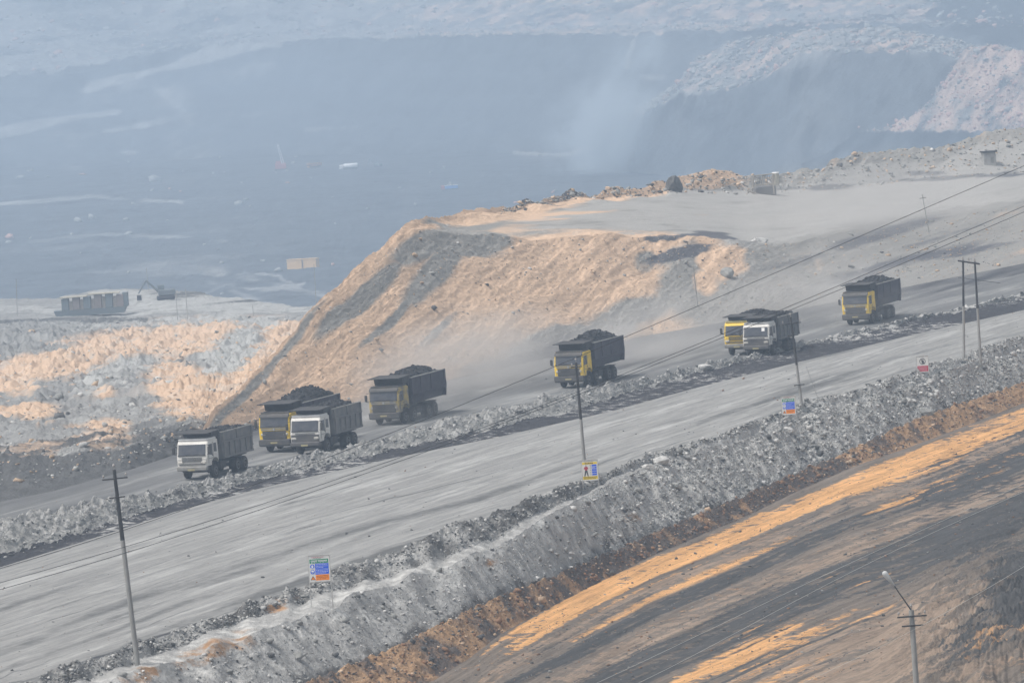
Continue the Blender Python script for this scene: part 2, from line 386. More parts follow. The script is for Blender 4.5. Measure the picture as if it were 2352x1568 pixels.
# spoil windrow of orange and brown earth along the foot of the bank
Rt2 = away(Rt, 1.2, Rt[:, 2] - .25)
W = loft([Rf, Rt, Rt2], [90, 8])
t = np.linspace(0, 1, W.shape[0])[:, None]
g = np.clip(np.minimum(t * 6, 1), 0, 1)
W = rough(W, 0.30, 0.9, 0.09, 0.3, 31, g)
X, Y = to_px(W); s = np.zeros(W.shape)
s[..., 0] = pl([(-480, .9), (700, .9), (820, .38), (1180, .38), (1280, .75), (1900, .85), (1960, .32), (2860, .25)], X.ravel()).reshape(X.shape)
m_wind = soil('windrow_soil', (0.40, 0.255, 0.15), (0.12, 0.10, 0.09), (0.4, 0.3, 0.2), BROWN, scale=0.9, var=0.25, bump=0.2, bscale=3)
s[..., 1] = 0.12
keep(W); windrow = sheet('ground_windrow', W, m_wind, s, clean_st(W)); windrow.name = 'windrow'

# bank of the haul road, ledge, pebble berm
Rlb = rz(L_ledgeb, 0.10)
Rl[:, 2] += .25 * vnoise(XS / 45, XS * 0, None, 35); Rlb[:, 2] += .2 * vnoise(XS / 30, XS * 0, None, 36)
hc = pl([(-480, .9), (600, 1.0), (1200, 1.0), (1345, 1.25), (1500, .9), (2860, .9)], XS)
Rc = climb(Rlb, XS, pl(L_crest, XS), 13); Rcb = away(Rc, 1.6, 0.0)
W = loft([Rt2 - np.array([0, 0, .25]), Rl, Rlb, Rc, Rcb], [200, 18, 60, 12])
i = np.arange(W.shape[0])[:, None]
slope_t = np.clip(i / 200, 0, 1)
onslope = (i < 200)
a_, c_ = along(W), across(W)
rightrub = np.clip((to_px(W)[0] - 1300) / 300, 0, 1)
gull = .6 * fbm(a_, c_ * 0.12 + W[..., 2] * .1, 1.5, 4, 41, .55) + .9 * fbm(a_ + 5, c_ * .25, 7.0, 3, 43, .5)
grow = np.where(onslope, np.clip(np.minimum(slope_t * 8, (1 - slope_t) * 6), 0, 1) * (0.35 + 0.75 * rightrub), np.where(i < 218, 0.30 + .6 * rightrub, np.where(i < 278, np.clip((i - 218) / 12, 0, 1), 0.6)))
W[..., 2] += np.where(onslope, 0.62 * gull * np.clip(np.minimum(slope_t * 5, (1 - slope_t) * 5), 0, 1), 0)
W = rough(W, 0.36, 1.1, 0.14, 0.35, 45, grow)
# chunkier rubble heaps along the road edge
W[..., 2] += np.where((i > 225) & (i < 285), 0.35 * fbm(a_, c_, 5.0, 3, 47, .5, True) * np.clip((i - 225) / 20, 0, 1), 0)
X, Y = to_px(W); s = np.zeros(W.shape)
s[..., 0] = np.where(onslope, np.clip(1 - slope_t * 2.6, 0, 1) * pl([(-480, .5), (600, .6), (900, 1), (1250, .5), (1500, .7), (2860, .6)], X.ravel()).reshape(X.shape) * 1.1, np.where((i > 222), 0.50 * (1 - rightrub), 0.0))
s[..., 1] = np.where((i >= 180) & (i < 216), (.38 + .35 * fbm(a_, c_, 3, 3, 49)) * (1 - rightrub), 0.12 + .33 * rightrub)
s[..., 1] += (.35 * np.clip(gull, 0, 1) + .55 * slope_t ** 2 * (1 - .6 * rightrub)) * onslope
s[..., 2] = np.maximum(blobs(X, Y, [(640, 1388, 40, 12, 20, .8), (480, 1500, 90, 26, 20, .62), (330, 1550, 60, 20, 20, .55), (1450, 1190, 20, 14, 0, .5), (1850, 1095, 30, 12, 20, .8), (1650, 1180, 24, 12, 20, .6), (1100, 1300, 60, 12, 20, .35)], .6), 0)
keep(W); bank = sheet('embankment', W, m_bank, s, W)

# haul road
Rrf = rz(L_rfar, 0.0)
W = loft([Rcb, Rrf], [300])
c_ = across(W); a_ = along(W)
X, Y = to_px(W); t = np.linspace(0, 1, W.shape[0])[:, None] + 0 * X
W[..., 2] += (0.05 * fbm(c_, a_ * .04, 1.4, 3, 51) + 0.03 * fbm(c_, a_ * .3, .6, 2, 52)) * np.minimum(1, np.minimum(t, 1 - t) * 20)
s = np.zeros(W.shape)
tt = t + 0.05 * fbm(a_, c_, 22, 3, 55)
gs = lambda c, wd: np.exp(-((tt - c) / wd) ** 2)
xf = pl([(-480, 1), (700, 1), (1200, .7), (1500, .5), (2860, .4)], X.ravel()).reshape(X.shape)
s[..., 0] = np.clip(.55 * gs(.36, .045) + .75 * gs(.10, .03) * xf + .40 * gs(.22, .02) + .35 * gs(.05, .03) + .35 * gs(.62, .04) * np.clip((600 - X) / 500, 0, 1) + .25 * gs(.97, .02), 0, 1)
s[..., 0] = np.maximum(s[..., 0], blobs(X, Y, [(1180, 1060 + 100, 260, 22, 16, .55), (1500, 1055, 160, 18, 16, .55), (1900, 880, 150, 14, 14, .45), (300, 1240, 120, 12, 18, .2), (500, 1330, 160, 9, 17, .5), (900, 1210, 120, 7, 17, .45), (760, 1130, 200, 8, 15, .35), (1650, 960, 120, 7, 15, .45), (250, 1420, 150, 10, 18, .45), (1300, 1000, 150, 7, 15, .35), (2150, 800, 120, 7, 14, .5)], .7))
for k_, (c0, wd_, st_) in enumerate([(.06, .004, .8), (.085, .004, .7), (.13, .003, .6), (.155, .004, .75), (.24, .003, .5), (.265, .003, .55), (.33, .004, .6), (.41, .004, .7), (.435, .003, .6), (.52, .003, .4), (.58, .004, .55), (.66, .003, .5), (.685, .003, .5), (.84, .004, .5), (.90, .004, .55)]):
    pres = np.clip(.5 + 1.3 * vnoise(along(W) / 26 + k_ * 7.7, 0 * X, None, 300 + k_), 0, 1)
    s[..., 0] = np.maximum(s[..., 0], st_ * pres * np.exp(-((t + .005 * vnoise(along(W) / 30, 0 * X, None, 330 + k_ // 2) - c0) / wd_) ** 2))
s[..., 1] = np.clip(.55 * gs(.78, .08) + .45 * gs(.50, .05) + .4 * gs(.28, .03) + .4 * gs(.15, .02), 0, 1)
s[..., 2] = .62 * np.exp(-((tt - pl([(-480, .12), (0, .12), (560, .055), (900, .02), (2860, 0)], X.ravel()).reshape(X.shape)) / .012) ** 2) * np.clip((900 - X) / 300, 0, 1)
keep(W); hroad = sheet('road', W, m_road, s, clean_st(W))

# middle berm between the two roads
Rb2f = at_z(XS, pl(L_rfar, XS) - pl([(-480, 20), (900, 18), (1300, 22), (1500, 34), (2860, 30)], XS), 0 * XS + .05)
hc2 = pl([(-480, 1.4), (0, 1.4), (200, 1.35), (560, 1.25), (800, 1.1), (1200, 1.2), (1600, 1.2), (1800, .95), (2352, .8), (2860, .8)], XS)
Rc2 = climb(Rb2f, XS, pl(L_b2crest, XS), 12); Rc2b = away(Rc2, 2.2, 0.0)
W = loft([Rrf, Rb2f, Rc2, Rc2b], [26, 110, 14])
i = np.arange(W.shape[0])[:, None]; t = np.clip((i - 26) / 110, 0, 1)
# shoulder then steep crumbly crest
W[..., 2] = np.where((i >= 26) & (i <= 136), W[..., 2] * 1.0 + 0.22 * np.sin(np.pi * t) * 0, W[..., 2])
grow = np.where(i < 26, 0.10 + .4 * np.clip(i / 26, 0, 1), np.where(i < 136, 0.55 + 0.60 * t, 0.6 * np.clip((150 - i) / 14, 0, 1)))
W[..., 2] += np.where((i > 60) & (i < 146), .38 * fbm(along(W), across(W) * .8, 3.2, 4, 66, .55, True) * t * np.clip((150 - i) / 10, 0, 1), 0)
W = rough(W, 0.46, 1.3, 0.16, 0.35, 61, grow)
X, Y = to_px(W); s = np.zeros(W.shape)
s[..., 0] = np.where(i < 30 + 10 * vnoise(X / 30, X * 0, None, 3), 1.15, np.clip(.40 - .6 * np.abs(t - .55), 0, 1) * .6)
s[..., 1] = np.where(i > 110, .85, .22 + .25 * t) + .3 * vnoise(along(W) / 9, across(W) / 9, None, 5)
s[..., 2] = blobs(X, Y, [(340, 1230, 60, 10, 20, 0.0)])
keep(W); berm = sheet('berm', W, m_berm, s, W)

# truck road
Rtoe = rz(L_toe, 0.0)
W = loft([Rc2b, Rtoe], [200])
c_ = across(W); a_ = along(W); X, Y = to_px(W); t = np.linspace(0, 1, W.shape[0])[:, None] + 0 * X
W[..., 2] += 0.04 * fbm(c_, a_ * .05, 1.5, 3, 71) * np.minimum(1, np.minimum(t, 1 - t) * 20)
s = np.zeros(W.shape)
s[..., 0] = np.clip(.5 * np.exp(-((t - .9) / .12) ** 2) + .35 * np.exp(-((t - .45) / .06) ** 2), 0, 1)
s[..., 1] = np.clip(.5 * np.exp(-((t - .3) / .1) ** 2) + .4 * np.exp(-((t - .65) / .08) ** 2), 0, 1)
s[..., 2] = blobs(X, Y, [(2250, 640, 250, 12, 12, .7)], .7)
keep(W); troad = sheet('truck_road', W, m_troad, s, clean_st(W))

# ---- left dump: falls away into the pit
XL = XS[(XS < 1250)]
def lr(pts, z): return at_z(XL, pl(pts, XL), np.full_like(XL, z) if not np.ndim(z) else z)
F0 = at_z(XL, pl(L_toe, XL), np.interp(XL, [440, 520], [0, -.4]))
F1 = at_z(XL, wig(pl([(-480, 1180), (0, 1062), (300, 1012), (480, 975), (700, 930), (1250, 820)], XL), 10, 60, 3, XL), np.interp(XL, [440, 560], [1.3, -1.2]))
F2 = lr([(-480, 1040), (0, 930), (400, 900), (1250, 760)], -4.5)
F3 = lr([(-480, 900), (0, 810), (400, 800), (1250, 720)], -12.0)
F4 = lr([(-480, 790), (0, 748), (400, 740), (700, 735), (1250, 700)], -17.5)
yr = wig(pl([(-480, 705), (0, 692), (100, 692), (200, 676), (270, 664), (400, 664), (450, 672), (560, 690), (700, 700), (760, 694), (1250, 680)], XL), 4, 45, 9, XL)
F5 = at_z(XL, yr, -19.5 + 0 * XL)
F6 = away(F5, 130, -88.0)
W = loft([F0, F1, F2, F3, F4, F5, F6], [40, 110, 110, 70, 70, 20])
i = np.arange(W.shape[0])[:, None] + 0 * W[..., 0]
gr = np.interp(i, [0, 8, 40, 150, 260, 330, 345, 400, 420], [0, .6, 1, 1.8, 2.2, 1.6, .3, .5, .5])
W = rough(W, 0.62, 3.4, 0.22, 1.1, 81, gr)
W[..., 2] += (1.3 * fbm(W[..., 0], W[..., 1], 26, 3, 83) + .45 * fbm(W[..., 0], W[..., 1] * .6, 7, 3, 84, .5, True)) * np.interp(i, [0, 40, 120, 330, 400], [0, .2, 1, 1, .3])
X, Y = to_px(W); s = np.zeros(W.shape)
s[..., 0] = blobs(X, Y, [(350, 795, 230, 48, 8, 1.2), (480, 895, 200, 62, -8, 1.2), (120, 840, 130, 34, 8, 1.1), (230, 1000, 70, 48, 0, 1.0), (560, 950, 90, 40, 20, .9), (70, 945, 80, 20, 0, .9), (60, 1040, 120, 26, 0, .85), (600, 760, 120, 18, 5, 1.0), (560, 830, 120, 60, 30, 1.05), (620, 775, 60, 24, 0, 1.0), (230, 880, 120, 34, 0, .9), (30, 880, 60, 30, 0, .9)], .45)
s[..., 0] *= 1 - blobs(X, Y, [(270, 850, 80, 28, 20, 1), (540, 800, 70, 26, 40, 1), (480, 825, 40, 18, 0, 1), (300, 900, 60, 46, 30, .9), (180, 925, 60, 60, 30, .8)], .5)
s[..., 1] = blobs(X, Y, [(540, 800, 80, 34, 40, .9), (500, 700, 240, 16, 0, .95), (100, 712, 160, 7, -3, .6), (300, 676, 90, 7, -5, .7), (270, 850, 80, 30, 20, .5), (400, 735, 200, 8, 4, .5)], .6) + .2
s[..., 2] = np.interp(i, [0, 30, 62, 110], [1.2, 1.0, .25, 0]) + blobs(X, Y, [(60, 736, 150, 4, 3, .9), (250, 735, 120, 4, 0, .9), (620, 686, 130, 3, 5, .9), (180, 760, 200, 12, 0, .35), (420, 676, 70, 7, 0, .8)], .5)
s[..., 2] = np.maximum(s[..., 2], blobs(X, Y, [(60, 1105, 160, 30, 10, .9)], .5))
keep(W); dump = sheet('terrain', W, m_dump, s, W)

# ---- big spoil hill and its plateau on the right
XM = np.concatenate([np.arange(436, 2400, 2.6), np.arange(2400, 2860, 12.0), np.arange(2860, 4300, 40.0)])
def toe(x): return pl(L_toe, x)
SIL = [(430, 1036), (470, 985), (500, 942), (560, 878), (620, 808), (680, 748), (740, 690), (800, 625), (860, 575), (900, 547), (935, 522), (975, 510), (1010, 502), (1100, 482), (1200, 467), (1300, 447), (1400, 430), (1530, 417), (1545, 405), (1700, 400), (1740, 402), (1850, 389), (1885, 392), (1920, 362), (2000, 347), (2150, 350), (2200, 322), (2260, 298), (2352, 290), (2860, 236)]
CR = [(430, 1036), (470, 986), (500, 944), (560, 882), (620, 814), (680, 756), (740, 700), (800, 637), (860, 588), (900, 562), (935, 538), (975, 534), (1050, 546), (1200, 543), (1400, 540), (1550, 548), (1700, 566), (1800, 560), (2000, 520), (2352, 468), (2860, 390)]
SIL.append((4300, 84)); CR.append((4300, 190))
PE = [(430, 1036), (900, 552), (935, 528), (975, 518), (1010, 511), (1100, 494), (1200, 480), (1300, 463), (1400, 446), (1545, 437), (1750, 440), (1900, 432), (2100, 412), (2352, 393), (2860, 340), (4300, 180)]
def smo(v, n=41):      # ease the corners of a line
    k = np.hanning(n); k /= k.sum(); return np.convolve(np.pad(v, n // 2, mode='edge'), k, 'valid')
sil = pl(SIL, XM) + 3.0 * vnoise(XM / 28, XM * 0, None, 91) + 1.5 * vnoise(XM / 9, XM * 0, None, 92)
sil = np.minimum(sil, toe(XM) - 1.5)
ycr = np.minimum(toe(XM) - .5, np.maximum(smo(pl(CR, XM), 25), sil + .8)); ype = np.minimum(ycr - .3, np.maximum(smo(pl(PE, XM), 25), sil + .4))
M0 = at_z(XM, toe(XM), 0 * XM + .02)
M1 = climb(M0, XM, ycr, smo(pl([(430, 24), (900, 22), (1400, 17), (1650, 12), (1850, 6.0), (2050, 3.6), (2860, 2.6)], XM), 121))
M2 = climb(M1, XM, ype, smo(pl([(430, 20), (900, 16), (1010, 3), (1200, .5), (2860, .4)], XM), 31))
M3 = climb(M2, XM, sil, pl([(430, 20), (900, 16), (1010, 6), (1300, 10), (2860, 14)], XM))
print('hill z', M1[::130, 2].round(1), M3[::130, 2].round(1), 'D', M0[::130, 1].round(0), M1[::130, 1].round(0), M3[::130, 1].round(0))
W = loft([M0, M1, M2, M3], [260, 110, 50])
last = W[-1]
W = np.concatenate([W] + [away(last, 22 * k / 6, last[:, 2] - 0 + (-24 - last[:, 2]) * (k / 6) ** 1.2)[None] for k in range(1, 7)], 0)
W = np.concatenate([W, away(W[-1], 90, -88.0)[None]], 0)
i = np.arange(W.shape[0])[:, None] + 0 * W[..., 0]
X, Y = to_px(W)
crY = np.where(X > 950, pl(CR, X.ravel()).reshape(X.shape), 0)
flat = np.clip((crY - Y) / 20, 0, 1) * (X > 1000) * np.clip((Y - pl(SIL, X.ravel()).reshape(X.shape) - 22) / 14, 0, 1)
rampR = np.clip((X - 1740 + 60 * vnoise(X / 40, Y / 25, None, 7)) / 170, 0, 1)
a_, c_ = along(W), across(W)
rill = fbm(c_ * 1.0 + a_ * .10, a_ * .07, 1.4, 5, 95, .6)
gr = np.clip(i / 10, 0, 1) * (1 - .90 * flat) * (1 - .62 * rampR * (Y > pl([(1700, 470), (2352, 400), (2860, 350)], X.ravel()).reshape(X.shape)))
W[..., 2] += .32 * rill * gr * np.clip(i / 30, 0, 1)
W[..., 2] += .8 * fbm(W[..., 0], W[..., 1], 11, 3, 96) * np.clip(i / 60, 0, 1) * gr
W = rough(W, .10, 1.1, .09, .45, 97, gr)
s = np.zeros(W.shape)
s[..., 0] = np.maximum.reduce([
    blobs(X, Y, [(600, 860, 12, 190, -41, .8), (820, 690, 20, 120, -48, .7), (1000, 560, 90, 26, 20, .75), (1000, 630, 30, 90, -45, .6), (1120, 560, 60, 26, 0, .8), (1100, 590, 120, 10, 0, .45), (1580, 650, 80, 80, 0, 1.1), (1340, 745, 50, 24, 20, .5), (900, 730, 10, 100, -45, .55), (1120, 840, 110, 26, 18, .9), (1300, 780, 200, 30, 14, 1.1), (1450, 720, 110, 30, 10, 1.0), (640, 980, 150, 10, 18, .9), (1690, 690, 120, 50, 10, 1.1), (1480, 600, 30, 30, 0, .8), (1250, 600, 60, 18, 0, .5), (990, 775, 12, 90, -45, .5)], .45),
    rampR * np.clip((Y - 380) / 40, 0, 1) * 1.2])
Xw = X + 22 * fbm(X, Y, 40, 3, 141)
s[..., 0] = np.maximum(s[..., 0], .9 * np.clip((Xw - 1690) / 50, 0, 1) * np.clip((1950 - Xw) / 80, 0, 1))
onflat = flat * (1 - blobs(X, Y, [(1080, 505, 120, 12, 8, .9), (1330, 488, 130, 7, 8, .95), (1180, 525, 100, 9, 6, .6)], .5))
s[..., 0] = np.maximum(s[..., 0], onflat * .8)
s[..., 0] = np.maximum(s[..., 0], np.clip((Xw - 1870) / 80, 0, 1) * np.clip((440 - Y) / 20, 0, 1) * .93)
s[..., 0] *= 1 - blobs(X, Y, [(1640, 600, 34, 44, 0, .95), (1620, 650, 30, 30, 0, .8), (1450, 430, 90, 10, 8, .9), (1150, 480, 90, 8, 8, .9)], .5)
s[..., 1] = flat * .9 * np.clip((X - 1150) / 250, 0, 1) + blobs(X, Y, [(2050, 450, 330, 16, 8, .8), (2250, 390, 130, 8, 10, .9), (1900, 650, 200, 12, 12, .3), (1000, 535, 60, 18, 0, .8), (1740, 560, 70, 22, 0, .7), (1380, 755, 80, 16, 0, .6)], .6)
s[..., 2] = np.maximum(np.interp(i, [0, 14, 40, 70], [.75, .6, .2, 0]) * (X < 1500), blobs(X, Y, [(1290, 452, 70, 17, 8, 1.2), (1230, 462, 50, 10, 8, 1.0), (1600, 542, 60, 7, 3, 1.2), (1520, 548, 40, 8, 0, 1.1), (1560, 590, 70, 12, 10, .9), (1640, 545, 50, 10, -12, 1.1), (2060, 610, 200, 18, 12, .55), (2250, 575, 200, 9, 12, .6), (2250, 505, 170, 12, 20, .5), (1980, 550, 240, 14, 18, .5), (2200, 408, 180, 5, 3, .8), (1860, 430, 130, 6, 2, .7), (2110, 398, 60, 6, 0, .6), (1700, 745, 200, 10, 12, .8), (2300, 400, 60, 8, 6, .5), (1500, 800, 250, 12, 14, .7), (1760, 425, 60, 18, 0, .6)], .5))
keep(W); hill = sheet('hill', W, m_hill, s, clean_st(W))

# ------------------------------------------------------------------ the pit behind
XF = np.arange(-500, 2880, 5.0)
def dr(pts, D, seed=None, amp=0, sc_=60):
    y = pl(pts, XF)
    if seed is not None: y = y + amp * vnoise(XF / sc_, XF * 0, None, seed) + amp * .5 * vnoise(XF / sc_ * 2.7, XF * 0, None, seed + 1)
    return at_d(XF, y, D + 0 * XF)
foot = [(-500, 430), (0, 392), (300, 372), (480, 366), (700, 358), (1000, 352), (1330, 352), (1500, 350), (2860, 330)]
A0 = at_z(XF, pl([(-500, 1150), (2880, 1150)], XF), -85 + 0 * XF)
A1 = at_z(XF, pl(foot, XF), -85 + 0 * XF)
top1 = [(-500, 210), (0, 186), (180, 165), (300, 142), (450, 120), (560, 108), (620, 103), (800, 98), (1000, 92), (1200, 90), (1400, 88), (1700, 76), (1900, 60), (2352, 70), (2860, 80)]
dA = A1[:, 1]
A2 = at_d(XF, pl(top1, XF), dA + 130)
A3 = at_d(XF, pl([(-500, 100), (2880, 40)], XF), dA + 420)
A4 = at_d(XF, pl([(-500, -90), (2880, -110)], XF), dA + 700)
A5 = away(A4, 400, A4[:, 2].max() - 1.0)
W = loft([A0, A1, A2, A3, A4, A5], [200, 130, 60, 70, 8])
i = np.arange(W.shape[0])[:, None] + 0 * W[..., 0]
X, Y = to_px(W)
gr = np.interp(i, [0, 200, 210, 322, 332, 480], [.30, .25, .12, .12, 1.0, 1.2])
bench = np.where((i > 200) & (i < 330), 3.2 * np.sin((W[..., 2] + 85) / 12 * 2 * np.pi) * .35, 0)
W[..., 2] += bench + 4.4 * gr * (fbm(W[..., 0], W[..., 1], 16, 4, 101, .6, True)) + 1.2 * fbm(W[..., 0], W[..., 1], 60, 3, 102)
terr = np.abs(((W[..., 2] + 60) % 17) / 17 - .5)
s = np.zeros(W.shape)
def ribbon(pts, wd):
    o = np.zeros_like(X); p = np.array(pts, float)
    for (x0, y0), (x1, y1) in zip(p[:-1], p[1:]):
        l2 = (x1 - x0) ** 2 + (y1 - y0) ** 2; t = np.clip(((X - x0) * (x1 - x0) + (Y - y0) * (y1 - y0)) / l2, 0, 1)
        d = np.hypot(X - x0 - t * (x1 - x0), Y - y0 - t * (y1 - y0)); o = np.maximum(o, np.clip(1.4 - d / wd, 0, 1))
    return o
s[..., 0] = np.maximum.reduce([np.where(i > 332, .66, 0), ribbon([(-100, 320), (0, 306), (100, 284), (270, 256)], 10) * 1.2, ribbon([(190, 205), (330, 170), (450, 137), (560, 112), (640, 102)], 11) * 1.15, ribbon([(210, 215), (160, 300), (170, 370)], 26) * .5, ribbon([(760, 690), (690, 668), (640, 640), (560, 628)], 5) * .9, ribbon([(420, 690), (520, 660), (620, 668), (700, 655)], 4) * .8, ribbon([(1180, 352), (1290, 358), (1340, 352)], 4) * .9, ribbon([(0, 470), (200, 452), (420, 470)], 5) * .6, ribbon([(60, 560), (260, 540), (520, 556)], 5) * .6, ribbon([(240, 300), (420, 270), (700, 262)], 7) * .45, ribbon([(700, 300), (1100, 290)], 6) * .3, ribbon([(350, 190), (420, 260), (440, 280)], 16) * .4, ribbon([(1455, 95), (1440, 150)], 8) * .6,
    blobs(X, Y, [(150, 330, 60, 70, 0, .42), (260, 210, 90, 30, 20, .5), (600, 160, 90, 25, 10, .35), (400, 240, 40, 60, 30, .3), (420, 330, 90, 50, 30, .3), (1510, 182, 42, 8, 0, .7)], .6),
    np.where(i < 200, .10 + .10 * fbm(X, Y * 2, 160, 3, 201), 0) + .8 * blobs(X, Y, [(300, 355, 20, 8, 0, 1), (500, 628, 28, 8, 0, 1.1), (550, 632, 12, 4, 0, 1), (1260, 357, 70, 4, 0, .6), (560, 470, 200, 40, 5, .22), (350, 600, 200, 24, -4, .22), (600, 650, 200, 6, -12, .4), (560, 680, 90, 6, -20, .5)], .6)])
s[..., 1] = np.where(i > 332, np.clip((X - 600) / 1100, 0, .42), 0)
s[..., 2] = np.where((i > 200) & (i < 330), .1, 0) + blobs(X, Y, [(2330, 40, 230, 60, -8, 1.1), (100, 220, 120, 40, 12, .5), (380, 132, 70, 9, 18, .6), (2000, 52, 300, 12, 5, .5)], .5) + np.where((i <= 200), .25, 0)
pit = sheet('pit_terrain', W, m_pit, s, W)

# spur on the right
XR = np.arange(1300, 2880, 5.0)
gf = at_z(XR, pl([(1300, 372), (1400, 392), (1600, 410), (2880, 440)], XR), -85 + 0 * XR)
mid = [(1300, 366), (1350, 352), (1450, 285), (1560, 215), (1640, 213), (1720, 205), (1790, 165), (1850, 122), (2150, 126), (2352, 190), (2880, 260)]
crt = [(1300, 362), (1350, 342), (1420, 290), (1500, 235), (1560, 190), (1600, 135), (1650, 112), (1720, 92), (1780, 84), (1850, 76), (1950, 72), (2050, 68), (2120, 84), (2200, 100), (2352, 130), (2880, 150)]
yc = pl(crt, XR) + 3 * vnoise(XR / 25, XR * 0, None, 111) + 2 * vnoise(XR / 9, XR * 0, None, 112)
ym = np.maximum(pl(mid, XR), yc + 3)
g1 = at_d(XR, ym, gf[:, 1] + 70); g2 = at_d(XR, yc, gf[:, 1] + 170); g3 = away(g2, 60, -100.0)
W = loft([gf, g1, g2, g3], [70, 70, 10]); i = np.arange(W.shape[0])[:, None] + 0 * W[..., 0]
W[..., 2] += np.interp(i, [0, 60, 75, 140], [.0, .3, 1, 1]) * 2.6 * fbm(W[..., 0], W[..., 1], 11, 4, 115, .6, True)
X, Y = to_px(W); s = np.zeros(W.shape)
s[..., 0] = np.interp(i, [0, 60, 74, 150], [.18, .12, .52, .62]); s[..., 1] = np.where(i > 70, .35, 0); s[..., 2] = np.interp(i, [0, 66, 72], [.2, .45, 0])
W[..., 2] -= 0.0
spur = sheet('spur_terrain', W, m_pit, s, W)

# nearer heap with a pale track on top
XH = np.arange(1840, 2880, 4.0)
hl = [(1840, 330), (1900, 318), (1960, 303), (2352, 308), (2880, 330)]
hf = at_z(XH, pl([(1840, 420), (2880, 470)], XH), -85 + 0 * XH)
hc_ = [(1840, 326), (1900, 312), (1950, 296), (1985, 262), (2040, 235), (2090, 195), (2125, 160), (2150, 140), (2200, 118), (2300, 108), (2340, 120), (2352, 128), (2880, 160)]
yc = pl(hc_, XH) + 3 * vnoise(XH / 16, XH * 0, None, 121) + 2 * vnoise(XH / 6, XH * 0, None, 122)
yl = np.maximum(pl(hl, XH), yc + 2)
h1 = at_d(XH, yl, hf[:, 1] + 60); h2 = at_d(XH, yc, hf[:, 1] + 130); h3 = away(h2, 60, -100.0)
W = loft([hf, h1, h2, h3], [60, 130, 10]); i = np.arange(W.shape[0])[:, None] + 0 * W[..., 0]
W[..., 2] += np.interp(i, [0, 55, 70, 190], [0, .2, 1, 1]) * 2.4 * fbm(W[..., 0], W[..., 1], 6, 4, 125, .6, True)
X, Y = to_px(W); s = np.zeros(W.shape)
s[..., 0] = np.interp(i, [0, 58, 66, 200], [.1, .1, .35, .45])
s[..., 1] = (i > 62) * np.maximum.reduce([blobs(X, Y, [(2230, 190, 80, 55, -20, 1.0), (2220, 152, 120, 6, 3, 1.2), (2090, 250, 60, 30, 0, .7), (2280, 120, 40, 12, 0, .9)], .5), 0 * X + .62])
s[..., 2] = np.interp(i, [0, 58, 64], [.3, .6, 0]) + blobs(X, Y, [(2340, 250, 60, 70, 20, .3)], .5)
heap = sheet('heap_terrain', W, m_pit, s, W)

# the wide land the pit lies in
m_base = soil('wide_ground', (0.12, 0.12, 0.12), GREY, PALE, COAL, scale=0.02, var=.3, bump=.5, bscale=.1)
gx, gy_ = np.meshgrid(np.linspace(-6000, 6000, 40), np.linspace(-2000, 9000, 40))
Wb = np.stack([gx, gy_, np.full_like(gx, -95.0)], -1)
base = sheet('land', Wb, m_base, None, Wb)

# ------------------------------------------------------------------ loose stones lying on the sheets
def rockmat(name, col, var=.35):
    m = newmat(name); n = m.node_tree.nodes; l = m.node_tree.links; b = n['Principled BSDF']
    b.inputs['Roughness'].default_value = .95; b.inputs['Specular IOR Level'].default_value = .1
    g = n.new('ShaderNodeNewGeometry'); q = n.new('ShaderNodeTexNoise'); q.inputs['Scale'].default_value = 2.2; q.inputs['Detail'].default_value = 6
    l.new(g.outputs['Position'], q.inputs['Vector'])
    r = n.new('ShaderNodeMapRange'); r.inputs[1].default_value = .3; r.inputs[2].default_value = .7; r.inputs[3].default_value = 1 - var; r.inputs[4].default_value = 1 + var
    l.new(q.outputs[0], r.inputs[0])
    v = n.new('ShaderNodeVectorMath'); v.operation = 'SCALE'; v.inputs[0].default_value = col; l.new(r.outputs[0], v.inputs['Scale'])
    l.new(v.outputs[0], b.inputs['Base Color']); return m
R_PALE = rockmat('pale_rock', (.46, .455, .44)); R_MID = rockmat('grey_rock', (.27, .27, .26)); R_DARK = rockmat('dark_rock', (.10, .10, .10))
R_BEIGE = rockmat('beige_rock', (.46, .34, .24)); R_BROWN = rockmat('brown_rock', (.22, .13, .08)); R_FARL = rockmat('far_pale_rock', (.32, .32, .31)); R_FARP = rockmat('far_pink_rock', (.48, .30, .26))
g_ = (1 + 5 ** .5) / 2
ICO_V = np.array([(-1, g_, 0), (1, g_, 0), (-1, -g_, 0), (1, -g_, 0), (0, -1, g_), (0, 1, g_), (0, -1, -g_), (0, 1, -g_), (g_, 0, -1), (g_, 0, 1), (-g_, 0, -1), (-g_, 0, 1)]) / 1.9
ICO_F = np.array([(0, 11, 5), (0, 5, 1), (0, 1, 7), (0, 7, 10), (0, 10, 11), (1, 5, 9), (5, 11, 4), (11, 10, 2), (10, 7, 6), (7, 1, 8), (3, 9, 4), (3, 4, 2), (3, 2, 6), (3, 6, 8), (3, 8, 9), (4, 9, 5), (2, 4, 11), (6, 2, 10), (8, 6, 7), (9, 8, 1)])
